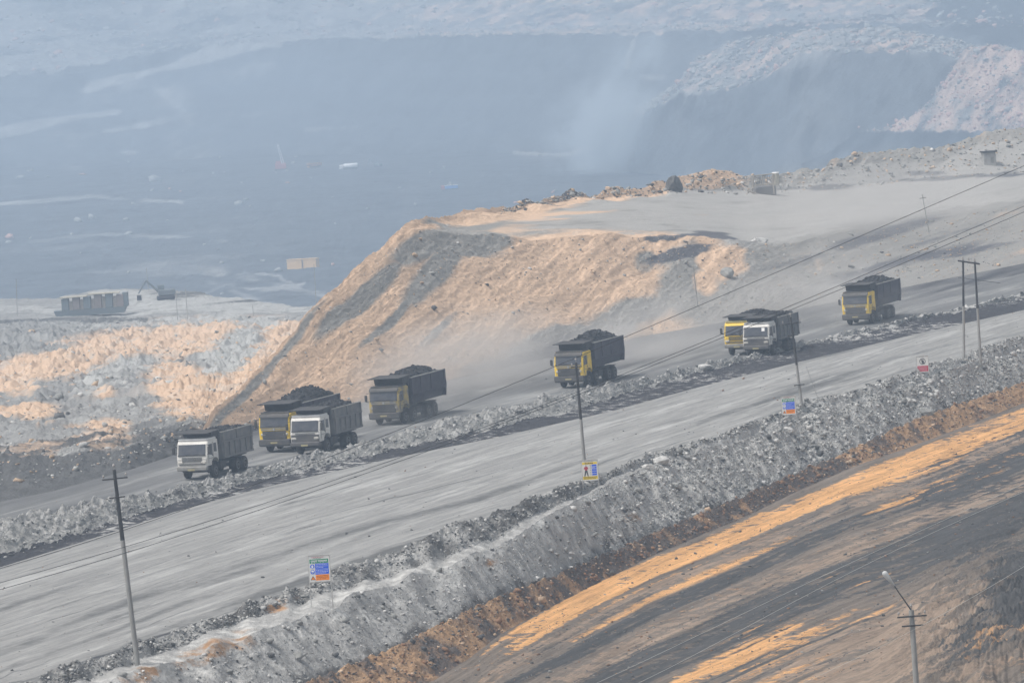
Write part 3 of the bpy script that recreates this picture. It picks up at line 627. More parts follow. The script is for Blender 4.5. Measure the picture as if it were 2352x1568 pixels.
def stones(name, pts, rad, mats, prob, label, flat=.65, sink=.25):
    n = len(pts); V = np.repeat(ICO_V[None], n, 0)
    V = V * RNG.uniform(.6, 1.35, (n, 12, 1)) * RNG.uniform(.7, 1.4, (n, 1, 3))
    a = RNG.uniform(0, 6.28, n); c, s_ = np.cos(a), np.sin(a); tl = RNG.uniform(-.6, .6, n)
    x, y, z = V[..., 0], V[..., 1], V[..., 2] * flat
    x, z = x * np.cos(tl)[:, None] - z * np.sin(tl)[:, None], x * np.sin(tl)[:, None] + z * np.cos(tl)[:, None]
    V = np.stack([x * c[:, None] - y * s_[:, None], x * s_[:, None] + y * c[:, None], z], -1) * rad[:, None, None]
    V[..., 2] += (rad * flat * (1 - sink) * .6)[:, None]; V += pts[:, None, :]
    F = (ICO_F[None] + (np.arange(n) * 12)[:, None, None]).reshape(-1, 3)
    me = bpy.data.meshes.new(name); me.vertices.add(n * 12); me.vertices.foreach_set('co', V.reshape(-1).astype(np.float32))
    me.loops.add(len(F) * 3); me.loops.foreach_set('vertex_index', F.reshape(-1).astype(np.int32))
    me.polygons.add(len(F)); me.polygons.foreach_set('loop_start', (np.arange(len(F)) * 3).astype(np.int32)); me.polygons.foreach_set('loop_total', np.full(len(F), 3, np.int32))
    for m in mats: me.materials.append(m)
    mi = np.repeat(RNG.choice(len(mats), n, p=prob), 20).astype(np.int32); me.polygons.foreach_set('material_index', mi)
    me.update(calc_edges=True)
    o = bpy.data.objects.new(name, me); COL.objects.link(o); o['kind'] = 'stuff'; o['label'] = label; return o
def pick(W, n, r0, r1, wfun=None, xr=(-60, 2412)):
    """n random points on the rows r0..r1 of a sheet, weighted by wfun(x, y) in the picture, even over the picture"""
    sub = W[r0:r1]; X, Y = to_px(sub)
    wt = ((X > xr[0]) & (X < xr[1]) & (Y > -60) & (Y < 1650)).astype(float)
    if wfun is not None: wt = wt * np.clip(wfun(X, Y), 0, None)
    i = RNG.choice(wt.size, n, p=(wt / wt.sum()).ravel())
    r, c = np.unravel_index(i, wt.shape); r2 = np.clip(r + 1, 0, sub.shape[0] - 1); f = RNG.random(n)[:, None]
    return sub[r, c] * (1 - f) + sub[r2, c] * f
def rads(n, a, b, p=2.6):
    return a * (1 - RNG.random(n) * (1 - (a / b) ** p)) ** (-1 / p)
G = {k: GRIDS[k][0] for k in range(len(GRIDS))}      # 0 ground 1 windrow 2 bank 3 road 4 berm 5 truck road 6 dump 7 hill
rr = lambda X, Y: .16 + np.clip((X - 1250) / 400, 0, 1)
stones('bank_rubble', pick(G[2], 15000, 6, 196, rr), rads(15000, .035, .30, 2.5), [R_PALE, R_MID, R_DARK], [.44, .44, .12], 'grey stones scattered over the embankment slope')
stones('bank_blocks', pick(G[2], 70, 20, 270, lambda X, Y: np.clip((X - 1150) / 500, 0.05, 1)), rads(70, .20, .45, 2.6), [R_PALE, R_MID], [.25, .75], 'larger pale blocks lodged in the embankment slope', .55, .5)
stones('crest_rubble', pick(G[2], 8000, 220, 286), rads(8000, .035, .22, 2.5), [R_PALE, R_MID, R_DARK], [.26, .44, .30], 'dark and pale pebbles heaped along the edge of the haul road')
stones('berm_rubble', pick(G[4], 7000, 24, 140), rads(7000, .03, .20, 2.6), [R_PALE, R_MID, R_DARK], [.34, .42, .24], 'broken stones covering the berm between the two roads')
stones('hill_rubble', pick(G[7], 3600, 4, 258, lambda X, Y: 1 + 1.5 * (Y < 640)), rads(3600, .04, .36, 2.8), [R_BEIGE, R_MID, R_DARK, R_PALE], [.46, .36, .12, .06], 'loose rocks rolled down the beige spoil hill')
stones('ridge_rubble', pick(G[7], 1500, 362, 420, lambda X, Y: (X > 1150)), rads(1500, .08, .5, 2.4), [R_BEIGE, R_MID, R_DARK, R_PALE], [.30, .5, .12, .08], 'rubble along the far rim of the plateau')
stones('dump_rubble', pick(G[6], 5200, 12, 330), rads(5200, .08, .60, 2.8), [R_PALE, R_MID, R_DARK, R_BEIGE], [.22, .42, .14, .22], 'grey and beige blocks of the spoil dump on the left')
stones('windrow_clods', pick(G[1], 2600, 6, 92), rads(2600, .05, .28, 2.6), [R_BROWN, R_DARK, R_BEIGE], [.5, .34, .16], 'brown clods in the windrow at the foot of the bank')
stones('road_pebbles', np.concatenate([pick(G[3], 330, 5, 295), pick(G[0], 2600, 120, 395), pick(G[5], 120, 5, 195)]), rads(3050, .03, .13, 2.8), [R_DARK, R_BROWN, R_MID], [.55, .3, .15], 'small stones strewn on the roads')
def visible_far(o, n, rows, wf=None):
    co = np.empty(len(o.data.vertices) * 3, np.float32); o.data.vertices.foreach_get('co', co)
    return co.reshape(-1, 3).astype(float)
def gridof(o, C_): v = visible_far(o, 0, 0); return v.reshape(-1, C_, 3)
stones('far_rubble', np.concatenate([pick(gridof(pit, len(XF)), 2400, 332, 455), pick(gridof(pit, len(XF)), 120, 60, 200)]), rads(2520, .8, 3.6, 2.6), [R_FARL, R_MID, R_FARP], [.62, .22, .16], 'pale blocks on the far dump beyond the pit')
stones('spur_rubble', pick(gridof(spur, len(XR)), 1500, 70, 140), rads(1500, .7, 2.8, 2.4), [R_FARL, R_MID, R_FARP], [.7, .2, .1], 'pale blocks along the crest of the far spur')
stones('heap_rubble', pick(gridof(heap, len(XH)), 1500, 64, 190), rads(1500, .4, 2.2, 2.3), [R_FARL, R_MID, R_FARP], [.12, .32, .56], 'pinkish grey blocks tumbling down the far heap')

# ------------------------------------------------------------------ paints
P_WHITE = paint('cab_white', (.70, .68, .64), .5, .22, dirtcol=(.26, .24, .21))
P_ROOFW = paint('roof_white', (.88, .87, .85), .5, .12)
P_YEL = paint('cab_yellow', (.92, .62, .03), .5, .24, dirtcol=(.22, .18, .12))
P_YELW = paint('roof_yellow', (.80, .70, .30), .5, .2)
P_DARK = paint('dark_steel', (.035, .034, .036), .75, .45, dirtcol=(.09, .085, .08))
P_GRILLE = paint('grille_grey', (.075, .073, .075), .7, .5, dirtcol=(.13, .12, .11))
P_BODY = paint('tipper_body', (.15, .148, .155), .8, .5, dirtcol=(.22, .21, .19))
P_BODYD = paint('dark_body', (.052, .046, .062), .8, .45, dirtcol=(.085, .078, .09))
P_RIM = paint('wheel_rim', (.12, .12, .12), .7, .4)
P_TYRE = paint('tyre_rubber', (.022, .022, .023), .9, .5, dirtcol=(.07, .065, .06))
P_GLASS = paint('dusty_glass', (.035, .04, .055), .28, .25, dirtcol=(.13, .125, .12), spec=.5)
P_EDGE = paint('worn_edge', (.34, .33, .31), .6, .3)
P_LAMP = paint('lamp_lens', (.55, .53, .48), .3, .2)
P_COAL = rockmat('coal', (.045, .045, .048), .5)

def wheel(root, x, y, r, wd, side):
    s_ = 1 if side > 0 else -1
    prof = [(-wd / 2, r * .55), (-wd / 2, r * .90), (-wd / 2 + .05, r), (wd / 2 - .05, r), (wd / 2, r * .90), (wd / 2, r * .55)]
    o = MB().lathe_x(prof, 0, 0, 0, 26).build('wheel', P_TYRE, root, loc=(x, y, r))
    MB().lathe_x([(0, r * .58), (s_ * .04, r * .60), (s_ * .05, r * .5), (-s_ * .02, r * .42), (-s_ * .02, r * .22), (s_ * .07, r * .20), (s_ * .09, r * .12)] , s_ * (wd / 2 - .02), 0, 0, 20).build('rim', P_RIM, o)
    return o

def heap(L0, L1, wx, zb, h, seed, name='coal_load'):
    n, mcol = 34, 18; v = []; f = []
    for i in range(n):
        for j in range(mcol):
            u, t = i / (n - 1), j / (mcol - 1); x = (t * 2 - 1) * wx; y = L0 + (L1 - L0) * u
            e = max(0, (1 - (t * 2 - 1) ** 2)) ** .75 * max(0, math.sin(math.pi * min(1, u * 1.02)) ) ** .55
            z = zb + h * e
            nn = float(fbm(np.array([x * 1.0 + seed]), np.array([y]), .8, 4, seed)[0])
            v.append((x, y, z + .16 * nn * (0 < e)))
    for i in range(n - 1):
        for j in range(mcol - 1):
            a = i * mcol + j; f.append((a, a + 1, a + mcol + 1, a + mcol))
    # closed underneath
    k = len(v); v += [(-wx, L0, zb - .3), (wx, L0, zb - .3), (wx, L1, zb - .3), (-wx, L1, zb - .3)]
    f += [(k, k + 1, k + 2, k + 3), (k + 1, k) + tuple(range(0, mcol)), (k + 3, k + 2) + tuple(range(n * mcol - 1, (n - 1) * mcol - 1, -1)),
          (k, k + 3) + tuple((n - 1 - i) * mcol for i in range(n)), (k + 2, k + 1) + tuple(i * mcol + mcol - 1 for i in range(n))]
    m = MB().add(v, f)
    for _ in range(260):      # lumps
        u, t = random.uniform(.04, .96), random.uniform(.05, .95); i, j = int(u * (n - 1)), int(t * (mcol - 1)); c = v[i * mcol + j]; r = random.choice((.05, .07, .1, .15))
        q = ICO_V * r * np.array([random.uniform(.7, 1.3) for _ in range(3)]); m.add([tuple(np.array(c) + p + np.array([0, 0, r * .3])) for p in q], [tuple(a) for a in ICO_F])
    return m

def tipper(P, rz_, cabp, roofp, bodyp, label, loadlab, seed, lean=0, big=False, sticker=None, dusty=False, canopy_p=None, h=None, darkfront=False):
    root = empty('tipper_truck', P, rz_, label, 'tipper truck', 'tipper trucks coming down the haul road')
    if not big:
        W2, cz, L, bt, r = 1.18, 2.86, 6.7, 3.12, .52
        prof = [(-1.38, .98), (-1.45, 1.55), (-1.42, 1.74), (-1.20, 2.60), (-1.04, 2.80), (-.8, 2.88), (.42, 2.88), (.60, 2.80), (.68, 1.62), (.66, 1.12), (.55, 1.32), (.25, 1.48), (-.25, 1.48), (-.55, 1.28), (-.66, .98)]
        ax = (0, 3.95, 5.25); ws = [(-1.42, 1.83), (-1.22, 2.56)]
    else:
        W2, cz, L, bt, r = 1.25, 2.95, 8.5, 3.42, .55
        prof = [(-1.40, .95), (-1.47, 1.60), (-1.45, 1.88), (-1.27, 2.72), (-1.12, 2.90), (-.9, 2.97), (.55, 2.97), (.72, 2.90), (.80, 1.62), (.78, 1.12), (.6, 1.36), (.28, 1.52), (-.25, 1.52), (-.58, 1.30), (-.68, .95)]
        ax = (0, 1.85, 4.9, 6.3); ws = [(-1.45, 1.98), (-1.29, 2.66)]
    cab = MB().prism_x(prof, -W2, W2, 0, .045, .09).build('cab', cabp, root)
    MB().prism_x([(ws[0][0] - .035, ws[0][1]), (ws[1][0] - .035, ws[1][1]), (ws[1][0] + .02, ws[1][1]), (ws[0][0] + .02, ws[0][1])], -W2 + .13, W2 - .13).build('windscreen', P_GLASS, root)
    fr = MB()      # windscreen gasket and wiper
    fr.prism_x([(ws[0][0] - .06, ws[0][1] - .06), (ws[0][0] - .06, ws[0][1]), (ws[0][0], ws[0][1]), (ws[0][0], ws[0][1] - .06)], -W2 + .1, W2 - .1)
    for xw in (-.55, .15): fr.tube((xw, ws[0][0] - .06, ws[0][1]), (xw + .45, ws[0][0] - .045, ws[0][1] + .10), .012, n=5)
    fr.build('wiper', P_DARK, root)
    if sticker: MB().add([(.52, -1.31, 2.22), (.80, -1.31, 2.22), (.80, -1.25, 2.50), (.52, -1.25, 2.50)], [(0, 1, 2, 3)]).build('paper', P_ROOFW, root, loc=(0, -.045, 0))
    MB().box(-W2 + .05, W2 - .05, -1.10, .50, cz - .03, cz + .10, 0, .05).build('roof', roofp, root)
    if big:      # sun visor and dark header
        MB().prism_x([(-1.44, 2.66), (-1.40, 2.80), (-1.18, 2.93), (-1.14, 2.86), (-1.32, 2.68)], -W2 + .05, W2 - .05).build('sun_visor', P_GRILLE, root)
    for s_ in (-1, 1):
        xa, xb = (W2 - .015, W2 + .012) if s_ > 0 else (-W2 - .012, -W2 + .015)
        q = MB(); q.prism_x([(-1.20, ws[0][1] + .02), (-1.03, ws[1][1] - .04), (-.42, ws[1][1] - .02), (-.38, ws[0][1] - .12), (-1.1, ws[0][1] - .02)], xa, xb)
        q.build('side_window', P_GLASS, root)
        if not big: MB().prism_x([(-.16, ws[0][1] + .10), (-.14, ws[1][1] - .02), (.30, ws[1][1] - .02), (.38, ws[0][1] + .05)], xa, xb).build('quarter_window', P_GLASS, root)
        d = MB()
        for (ya, yb, za, zb) in ((-1.14, -1.11, 1.2, 1.8), (-.30, -.27, 1.55, 2.65), (-1.1, -.3, 1.50, 1.53)): d.box(xa, xb, ya, yb, za, zb)
        d.box(xa, xb + .02 * (s_ > 0), -.48, -.34, 1.66, 1.72); d.build('door_seam', P_GRILLE, root)
        m = MB(); xm = s_ * (W2 + .22)
        m.tube((s_ * (W2 - .05), -1.25, 2.55), (xm, -1.42, 2.52), .02, n=6).tube((s_ * (W2 - .05), -1.32, 1.85), (xm, -1.42, 1.9), .02, n=6)
        m.box(xm - .11, xm + .11, -1.50, -1.40, 1.92, 2.42, 0, .03); m.build('mirror', P_DARK, root)
        hz = 1.20 if not big else 1.32
        MB().box(s_ * .90 - .20, s_ * .90 + .20, -1.50, -1.40, hz, hz + .17, 0, .03).build('headlight', P_LAMP if not dusty else P_EDGE, root)
        # mudguard over the front wheel
        g = MB(); pr = [(math.cos(a) * .68, .56 + math.sin(a) * .70) for a in np.linspace(.15, math.pi - .15, 9)]
        g.prism_x([*pr, *[(p[0] * .93, .56 + (p[1] - .56) * .93) for p in pr[::-1]]], s_ * W2 - .30 * (s_ > 0), s_ * W2 + .30 * (s_ < 0) + .02 * (s_ > 0)).build('mudguard', P_DARK, root)
    g = MB()
    if not big:
        for k in range(4): g.box(-.78, .78, -1.485, -1.40, 1.36 + k * .085, 1.40 + k * .085)
        g.box(-1.0, 1.0, -1.47, -1.38, 1.13, 1.20)
        if darkfront: g.box(-1.12, 1.12, -1.475, -1.36, .98, 1.58, 0, .04)
    else:
        g.box(-.98, .98, -1.50, -1.38, 1.05, 1.66, 0, .04)
        for k in range(5): g.box(-.9, .9, -1.525, -1.49, 1.12 + k * .10, 1.15 + k * .10)
    gr = g.build('grille', P_GRILLE, root)
    if big:
        e = MB().box(-1.05, 1.05, -1.54, -1.46, 1.72, 1.77).box(-1.05, 1.05, -1.54, -1.46, 1.84, 1.88); e.build('chrome_strip', P_EDGE, gr)
        MB().tube((0, -1.56, 1.76), (0, -1.50, 1.76), .09, n=14).build('emblem', P_EDGE, gr)
    if not big:
        MB().box(-W2, W2, -1.60, -1.22, .70, 1.02, 0, .06).build('bumper', P_GRILLE if darkfront else paint('bumper_grey', (.26, .255, .24), .7, .4), root)
    else:
        MB().prism_x([(-1.62, .62), (-1.66, .98), (-1.42, 1.04), (-1.2, 1.0), (-1.2, .55), (-1.45, .5)], -W2, W2, 0, .03, .08).build('bumper', P_GRILLE, root)
    MB().box(-.27, .27, -1.685, -1.66, .72, .84).build('number_plate', paint('plate', (.42, .37, .18), .6, .3), root)
    c = MB().box(-.48, -.36, .5, L - .3, .80, 1.06).box(.36, .48, .5, L - .3, .80, 1.06).box(-1.0, 1.0, -1.0, .4, .55, .9)
    for y in ax: c.tube((-.95, y, r), (.95, y, r), .09, n=8)
    c.box(.55, 1.12, 1.0 if not big else 2.6, 2.1 if not big else 3.6, .55, 1.1, 0, .05).box(-1.12, -.55, 1.0 if not big else 2.6, 2.2 if not big else 3.6, .5, 1.1, 0, .05)
    for y in ax[1 if not big else 2:]: c.box(-1.16, -.45, y - .5, y + .5, 1.14, 1.18).box(.45, 1.16, y - .5, y + .5, 1.14, 1.18)
    c.build('chassis', P_DARK, root)
    for k, y in enumerate(ax):
        dual = k >= (1 if not big else 2)
        for s_ in (-1, 1): wheel(root, s_ * (.93 if dual else 1.03), y, r, .56 if dual else .32, s_)
    # dump body
    BW = W2 + .06; yb0 = 1.0 if not big else 1.15; zf0 = 1.28
    b = MB()
    if not big:
        sp = [(yb0 + .42, zf0), (yb0, bt), (L, bt + .02), (L - .02, zf0 + .08)]
        for s_ in (-1, 1): b.prism_x(sp, s_ * BW - .05 * (s_ > 0), s_ * BW + .05 * (s_ < 0))
        b.box(-BW, BW, yb0 + .42, L, zf0 - .04, zf0 + .06)
        b.prism_x([(yb0 + .42, zf0), (yb0 + .50, zf0), (yb0 + .08, bt), (yb0, bt)], -BW + .05, BW - .05)
        b.prism_x([(L - .10, zf0 + .08), (L - .02, zf0 + .08), (L, bt - .12), (L - .08, bt - .12)], -BW + .05, BW - .05)
    else:
        cs = [(BW, bt), (BW, 2.12), (BW - .10, 2.02), (.92, 1.36), (-.92, 1.36), (-BW + .10, 2.02), (-BW, 2.12), (-BW, bt)]
        ci = [(BW - .06, bt), (BW - .06, 2.14), (.88, 1.44), (-.88, 1.44), (-BW + .06, 2.14), (-BW + .06, bt)]
        prof2 = cs + ci[::-1]; n_ = len(prof2)
        v = [(p[0], yb0 + (.35 if p[1] < 1.9 else 0), p[1]) for p in prof2] + [(p[0], L, p[1]) for p in prof2]
        b.add(v, [(i, (i + 1) % n_, n_ + (i + 1) % n_, n_ + i) for i in range(n_)] + [tuple(range(n_)), tuple(range(n_, 2 * n_))])
        b.prism_x([(yb0 + .32, 1.38), (yb0 + .40, 1.38), (yb0 + .06, bt), (yb0 - .02, bt)], -BW + .05, BW - .05)
        b.prism_x([(L - .02, 1.38), (L + .06, 1.38), (L + .30, 2.3), (L + .04, bt), (L - .04, bt)], -BW + .0, BW - .0)
    body = b.build('dump_body', bodyp, root)
    e = MB()
    for s_ in (-1, 1): e.box(s_ * BW - .05, s_ * BW + .05, yb0 + .05, L, bt + .002, bt + .07)
    e.build('top_rail', P_EDGE, body)
    rb = MB()
    for s_ in (-1, 1):
        xa, xb = (BW, BW + .09) if s_ > 0 else (-BW - .09, -BW)
        if not big:
            n_ = 6
            for k in range(n_):
                yy = yb0 + .55 + (L - yb0 - .75) * k / (n_ - 1); w_ = .11 if k in (0, n_ // 2, n_ - 1) else .08
                rb.box(xa, xb, yy - w_, yy + w_, zf0 + .1, 2.36)
            for yy in (yb0 + .35, (yb0 + L) / 2 + .1, L - .12): rb.box(xa, xb, yy - .07, yy + .07, 2.36, bt)
            rb.box(xa, xb + .02 * s_ if s_ > 0 else xb, yb0 + .3, L, 2.36, 2.48); rb.box(xa, xb, yb0 + .45, L, zf0 - .02, zf0 + .12)
        else:
            rb.box(xa, xb, yb0 + .05, yb0 + .17, 2.1, bt); rb.box(xa, xb, L - .32, L - .05, 1.95, bt + .05)
            rb.box(xa, xb - .03 if s_ > 0 else xb, yb0 + .1, L - .05, 2.06, 2.14)
            for yy in (3.2, 5.4): rb.box(xa, xb - .04 if s_ > 0 else xb, yy, yy + .07, 2.14, bt - .02)
    rb.build('rib', bodyp, body)
    cp = canopy_p or P_DARK; ct = bt + .16
    k = MB().prism_x([(-1.30, ct + .02), (-1.32, ct + .07), (yb0 + .05, ct + .14), (yb0 + .05, ct + .05)], -BW - .02, BW - .06 + .06)
    k.prism_x([(-.15, cz + .13), (-.30, ct + .03), (yb0 + .02, ct + .08), (yb0 + .02, cz - .5), (.80 + (.1 if big else 0), cz - .5), (.78 + (.1 if big else 0), cz + .13)], -BW + .12, BW - .12)
    k.build('cab_guard', cp, body)
    h = h or (.62 if big else .45)
    ld = heap(yb0 + .15, L - .12, BW - .09, bt - .14, h, seed).build('coal_load', P_COAL, None, smooth=False)
    ld.location = P; ld.rotation_euler = (0, 0, rz_); tag(ld, loadlab, 'coal heap', 'coal heaped in the trucks')
    return root

HEAD = math.radians(-21)
def tp(x, y, dz=0.0):
    p = at_z(np.array(x, float), np.array(y, float), 0.0); return (float(p[0]), float(p[1]), dz)
tipper(tp(463, 1098), HEAD, P_WHITE, P_ROOFW, P_BODY, 'front white cab tipper truck leading the convoy, ribbed grey body', 'low coal heap in the leading white cab truck', 3, h=.28)
tipper(tp(651, 1035), HEAD, P_YEL, P_GRILLE, P_BODYD, 'clean yellow cab heavy tipper just behind the second white cab truck', 'tall coal heap in the yellow truck at the head of the convoy', 5, big=True, h=1.0)
tipper(tp(721, 1041), HEAD, P_WHITE, P_ROOFW, P_BODY, 'white cab tipper overlapping the clean yellow truck, half hidden by the berm', 'coal heap in the white cab truck beside the clean yellow truck', 8, darkfront=True)
tipper(tp(901, 973), HEAD, paint('dusty_yellow', (.50, .37, .10), .7, .75, dirtcol=(.20, .18, .15)), P_GRILLE, P_BODYD, 'dust covered yellow tipper alone in a cloud, with plain dark body', 'flat coal heap in the lone dust covered yellow truck', 11, big=True, dusty=True)
tipper(tp(1323, 888), HEAD, P_YEL, P_GRILLE, P_BODYD, 'yellow cab tipper behind the utility pole top, with plain dark body', 'rounded coal heap in the truck behind the utility pole top', 14, big=True, h=.85)
tipper(tp(1708, 813), HEAD, P_YEL, P_YELW, P_BODYD, 'yellow tipper with a pale yellow roof, mostly hidden by a white cab truck', 'coal heap in the pale roofed yellow truck', 17)
tipper(tp(1751, 817), HEAD, P_WHITE, P_ROOFW, P_BODY, 'white cab tipper with white paper on its windscreen, beside the pale roofed yellow truck', 'coal heap in the white cab truck with paper on its windscreen', 20, darkfront=True, sticker=True)
tipper(tp(1978, 744), HEAD, P_YEL, P_GRILLE, P_BODYD, 'farthest yellow cab tipper, last of the convoy, in the dark dusty stretch', 'coal heap in the farthest truck of the convoy', 23, big=True)

# ------------------------------------------------------------------ safety boards
S_FRAME = paint('board_frame', (.52, .52, .50), .5, .25, .2); S_WHITE = paint('board_white', (.72, .72, .70), .5, .06)
S_GREEN = paint('board_green', (.0, .25, .12), .5, .05); S_BLUE = paint('board_blue', (.0, .10, .78), .5, .05)
S_ORANGE = paint('board_orange', (1.0, .28, .0), .5, .05); S_RED = paint('board_red', (.50, .01, .06), .5, .08)
S_YEL = paint('board_yellow', (.85, .62, .0), .5, .08); S_INK = paint('board_ink', (.03, .03, .035), .5, 0); S_TXT = paint('board_text', (.8, .82, .85), .5, 0)
S_LBLUE = paint('board_pale_blue', (.38, .45, .62), .5, .05); S_FIG = paint('figure_red', (.42, .04, .07), .5, 0); S_SKIN = paint('figure_dark', (.05, .05, .055), .5, 0)

def board(base_l, base_r, top, w_, h_, label, kind, rz_=0.0, lean=0.0):
    """a board on two posts; base points of the posts, top height above ground"""
    mid = (base_l + base_r) / 2
    root = empty('safety_sign', tuple(mid), rz_, label, 'sign', 'safety boards along the haul road')
    root.rotation_euler = (0, lean, rz_)
    hw = w_ / 2
    for s_, b in ((-1, base_l), (1, base_r)):
        MB().tube((s_ * (hw + .015), 0, float(b[2] - mid[2]) - .45), (s_ * (hw + .015), 0, top + .02), .024, n=8).build('post', S_FRAME, root)
    z1, z0 = top, top - h_
    MB().box(-hw, hw, -.012, .012, z0, z1).build('panel', S_WHITE, root)
    f = MB()
    for (a, b, c, d) in ((-hw - .03, hw + .03, z1 - .005, z1 + .04), (-hw - .03, hw + .03, z0 - .04, z0 + .005)): f.box(a, b, -.03, .03, c, d)
    f.build('frame', S_FRAME, root)
    def r(x0, x1, y0, y1, m, nm='marking', k=0):       # in fractions of the board, from its top left
        return MB().box(-hw + x0 * w_, -hw + x1 * w_, -.016 - .004 * k, -.013 - .004 * k, z1 - y1 * h_, z1 - y0 * h_).build(nm, m, root)
    def lines(x0, x1, ys, hgt, m, nm, k=1, seed=0):
        q = MB(); R = random.Random(seed)
        for j, y in enumerate(ys):
            x = x0; end = x1 - (R.uniform(.05, .3) if j == len(ys) - 1 else 0)
            while x < end:
                l = R.uniform(.04, .10); e_ = min(x + l, end)
                q.box(-hw + x * w_, -hw + e_ * w_, -.016 - .004 * k, -.013 - .004 * k, z1 - (y + hgt) * h_, z1 - y * h_); x = e_ + .018
        return q.build(nm, m, root)
    def disc(cx, cy_, rad, m, nm, k=1, ring=None, n=28):
        q = MB(); X0, Z0, y = -hw + cx * w_, z1 - cy_ * h_, -.015 - .004 * k
        if ring:
            v = []; 
            for rr_ in (rad, rad * ring):
                for i in range(n): t = 2 * math.pi * i / n; v += [(X0 + rr_ * math.cos(t), y, Z0 + rr_ * math.sin(t))]
            q.add(v, [(i, (i + 1) % n, n + (i + 1) % n, n + i) for i in range(n)])
        else: q.add([(X0 + rad * math.cos(2 * math.pi * i / n), y, Z0 + rad * math.sin(2 * math.pi * i / n)) for i in range(n)], [tuple(range(n))])
        return q.build(nm, m, root)
    def poly(pts, m, nm, k=2):
        return MB().add([(-hw + a * w_, -.015 - .004 * k, z1 - b * h_) for a, b in pts], [tuple(range(len(pts)))]).build(nm, m, root)
    def word(txt, cx, cy_, size, m, k=2, width=None):
        c = bpy.data.curves.new('lettering', 'FONT'); c.body = txt; c.size = size; c.align_x = 'CENTER'; c.align_y = 'CENTER'; c.offset = .003
        o = bpy.data.objects.new('lettering', c); COL.objects.link(o); o.parent = root; c.materials.append(m)
        o.rotation_euler = (math.pi / 2, 0, 0); o.location = (-hw + cx * w_, -.017 - .004 * k, z1 - cy_ * h_)
        bpy.context.view_layer.update(); wd = o.dimensions[0]
        me = bpy.data.meshes.new_from_object(o); k_ = width / wd if width and wd > 0 else 1
        o2 = bpy.data.objects.new('lettering', me); COL.objects.link(o2); o2.parent = root; o2.rotation_euler = o.rotation_euler; o2.location = o.location; o2.scale = (k_, 1, 1)
        bpy.data.objects.remove(o); o2.name = 'lettering'
        return o2
    if kind == 'safety':
        lines(.14, .86, [.045], .016, S_RED, 'small_print', 0, 3); lines(.22, .72, [.085], .016, S_INK, 'small_print', 0, 4)
        r(.05, .95, .125, .285, S_GREEN, 'heading_band'); word('सुरक्षा सर्वप्रथम', .5, .205, .17, S_TXT, 1, w_ * .80)
        for j, (a, b) in enumerate(((.30, .505), (.515, .72))):
            r(.30, .95, a, b, S_BLUE, 'text_panel'); lines(.34, .90, [a + .035, a + .095, a + .15], .014, S_TXT, 'small_print', 1, 7 + j)
            disc(.17, (a + b) / 2, .105 * w_, S_BLUE, 'pictogram', 1)
        c1 = .405; disc(.17, c1 - .055, .022 * w_, S_TXT, 'figure', 2); poly([(.13, c1 - .03), (.21, c1 - .03), (.23, c1 + .02), (.20, c1 + .01), (.22, c1 + .08), (.19, c1 + .08), (.17, c1 + .03), (.14, c1 + .08), (.11, c1 + .08), (.14, c1 + .01), (.11, c1 + .02)], S_TXT, 'figure')
        c2 = .615; poly([(.10, c2 + .0), (.11, c2 - .04), (.15, c2 - .065), (.19, c2 - .065), (.23, c2 - .04), (.24, c2 + .0)], S_TXT, 'helmet'); poly([(.13, c2 + .01), (.21, c2 + .01), (.20, c2 + .05), (.17, c2 + .07), (.14, c2 + .05)], S_LBLUE, 'figure')
        r(.30, .95, .735, .955, S_ORANGE, 'text_panel'); lines(.34, .90, [.775, .83, .89], .014, S_INK, 'small_print', 1, 15)
        poly([(.05, .925), (.29, .925), (.17, .765)], S_INK, 'warning_triangle', 1); poly([(.085, .912), (.255, .912), (.17, .80)], S_ORANGE, 'warning_triangle', 2); r(.158, .182, .83, .885, S_INK, 'exclamation_mark', 2)
    elif kind == 'gear':
        lines(.14, .86, [.05], .014, S_INK, 'small_print', 0, 3)
        r(.03, .97, .10, .20, S_YEL, 'heading_band'); lines(.20, .82, [.125], .045, S_INK, 'small_print', 1, 8)
        r(.03, .97, .80, .96, S_YEL, 'text_panel'); lines(.08, .92, [.825, .89], .03, S_INK, 'small_print', 1, 9)
        for j in range(5):
            a = .225 + j * .112; r(.62, .93, a, a + .088, S_BLUE, 'text_panel'); lines(.65, .90, [a + .03], .022, S_TXT, 'small_print', 1, 20 + j)
            disc(.54, a + .045, .035 * w_, S_INK, 'pictogram', 0, .6)
        disc(.255, .262, .034 * w_, S_SKIN, 'figure', 1)
        poly([(.18, .31), (.33, .31), (.40, .40), (.36, .47), (.32, .40), (.33, .50), (.18, .50), (.19, .40), (.15, .47), (.11, .40)], S_FIG, 'figure', 1)
        poly([(.18, .50), (.33, .50), (.40, .79), (.33, .79), (.26, .58), (.19, .79), (.12, .79)], S_SKIN, 'figure', 1)
    else:
        lines(.2, .8, [.03], .012, S_INK, 'small_print', 0, 3)
        disc(.5, .32, .27 * w_, S_INK, 'prohibition_ring', 1, .82)
        poly([(.32, .17), (.36, .14), (.70, .47), (.66, .50)], S_INK, 'prohibition_bar', 3)
        disc(.54, .21, .04 * w_, S_SKIN, 'figure', 1); poly([(.44, .26), (.60, .26), (.64, .36), (.57, .36), (.60, .50), (.54, .50), (.51, .40), (.46, .50), (.41, .50), (.45, .34), (.38, .34)], S_SKIN, 'figure', 1)
        r(.03, .97, .60, .965, S_RED, 'text_panel'); lines(.10, .90, [.635, .715, .795, .875], .035, S_TXT if False else paint('board_pink', (.62, .35, .38), .5, 0), 'small_print', 1, 33)
    return root

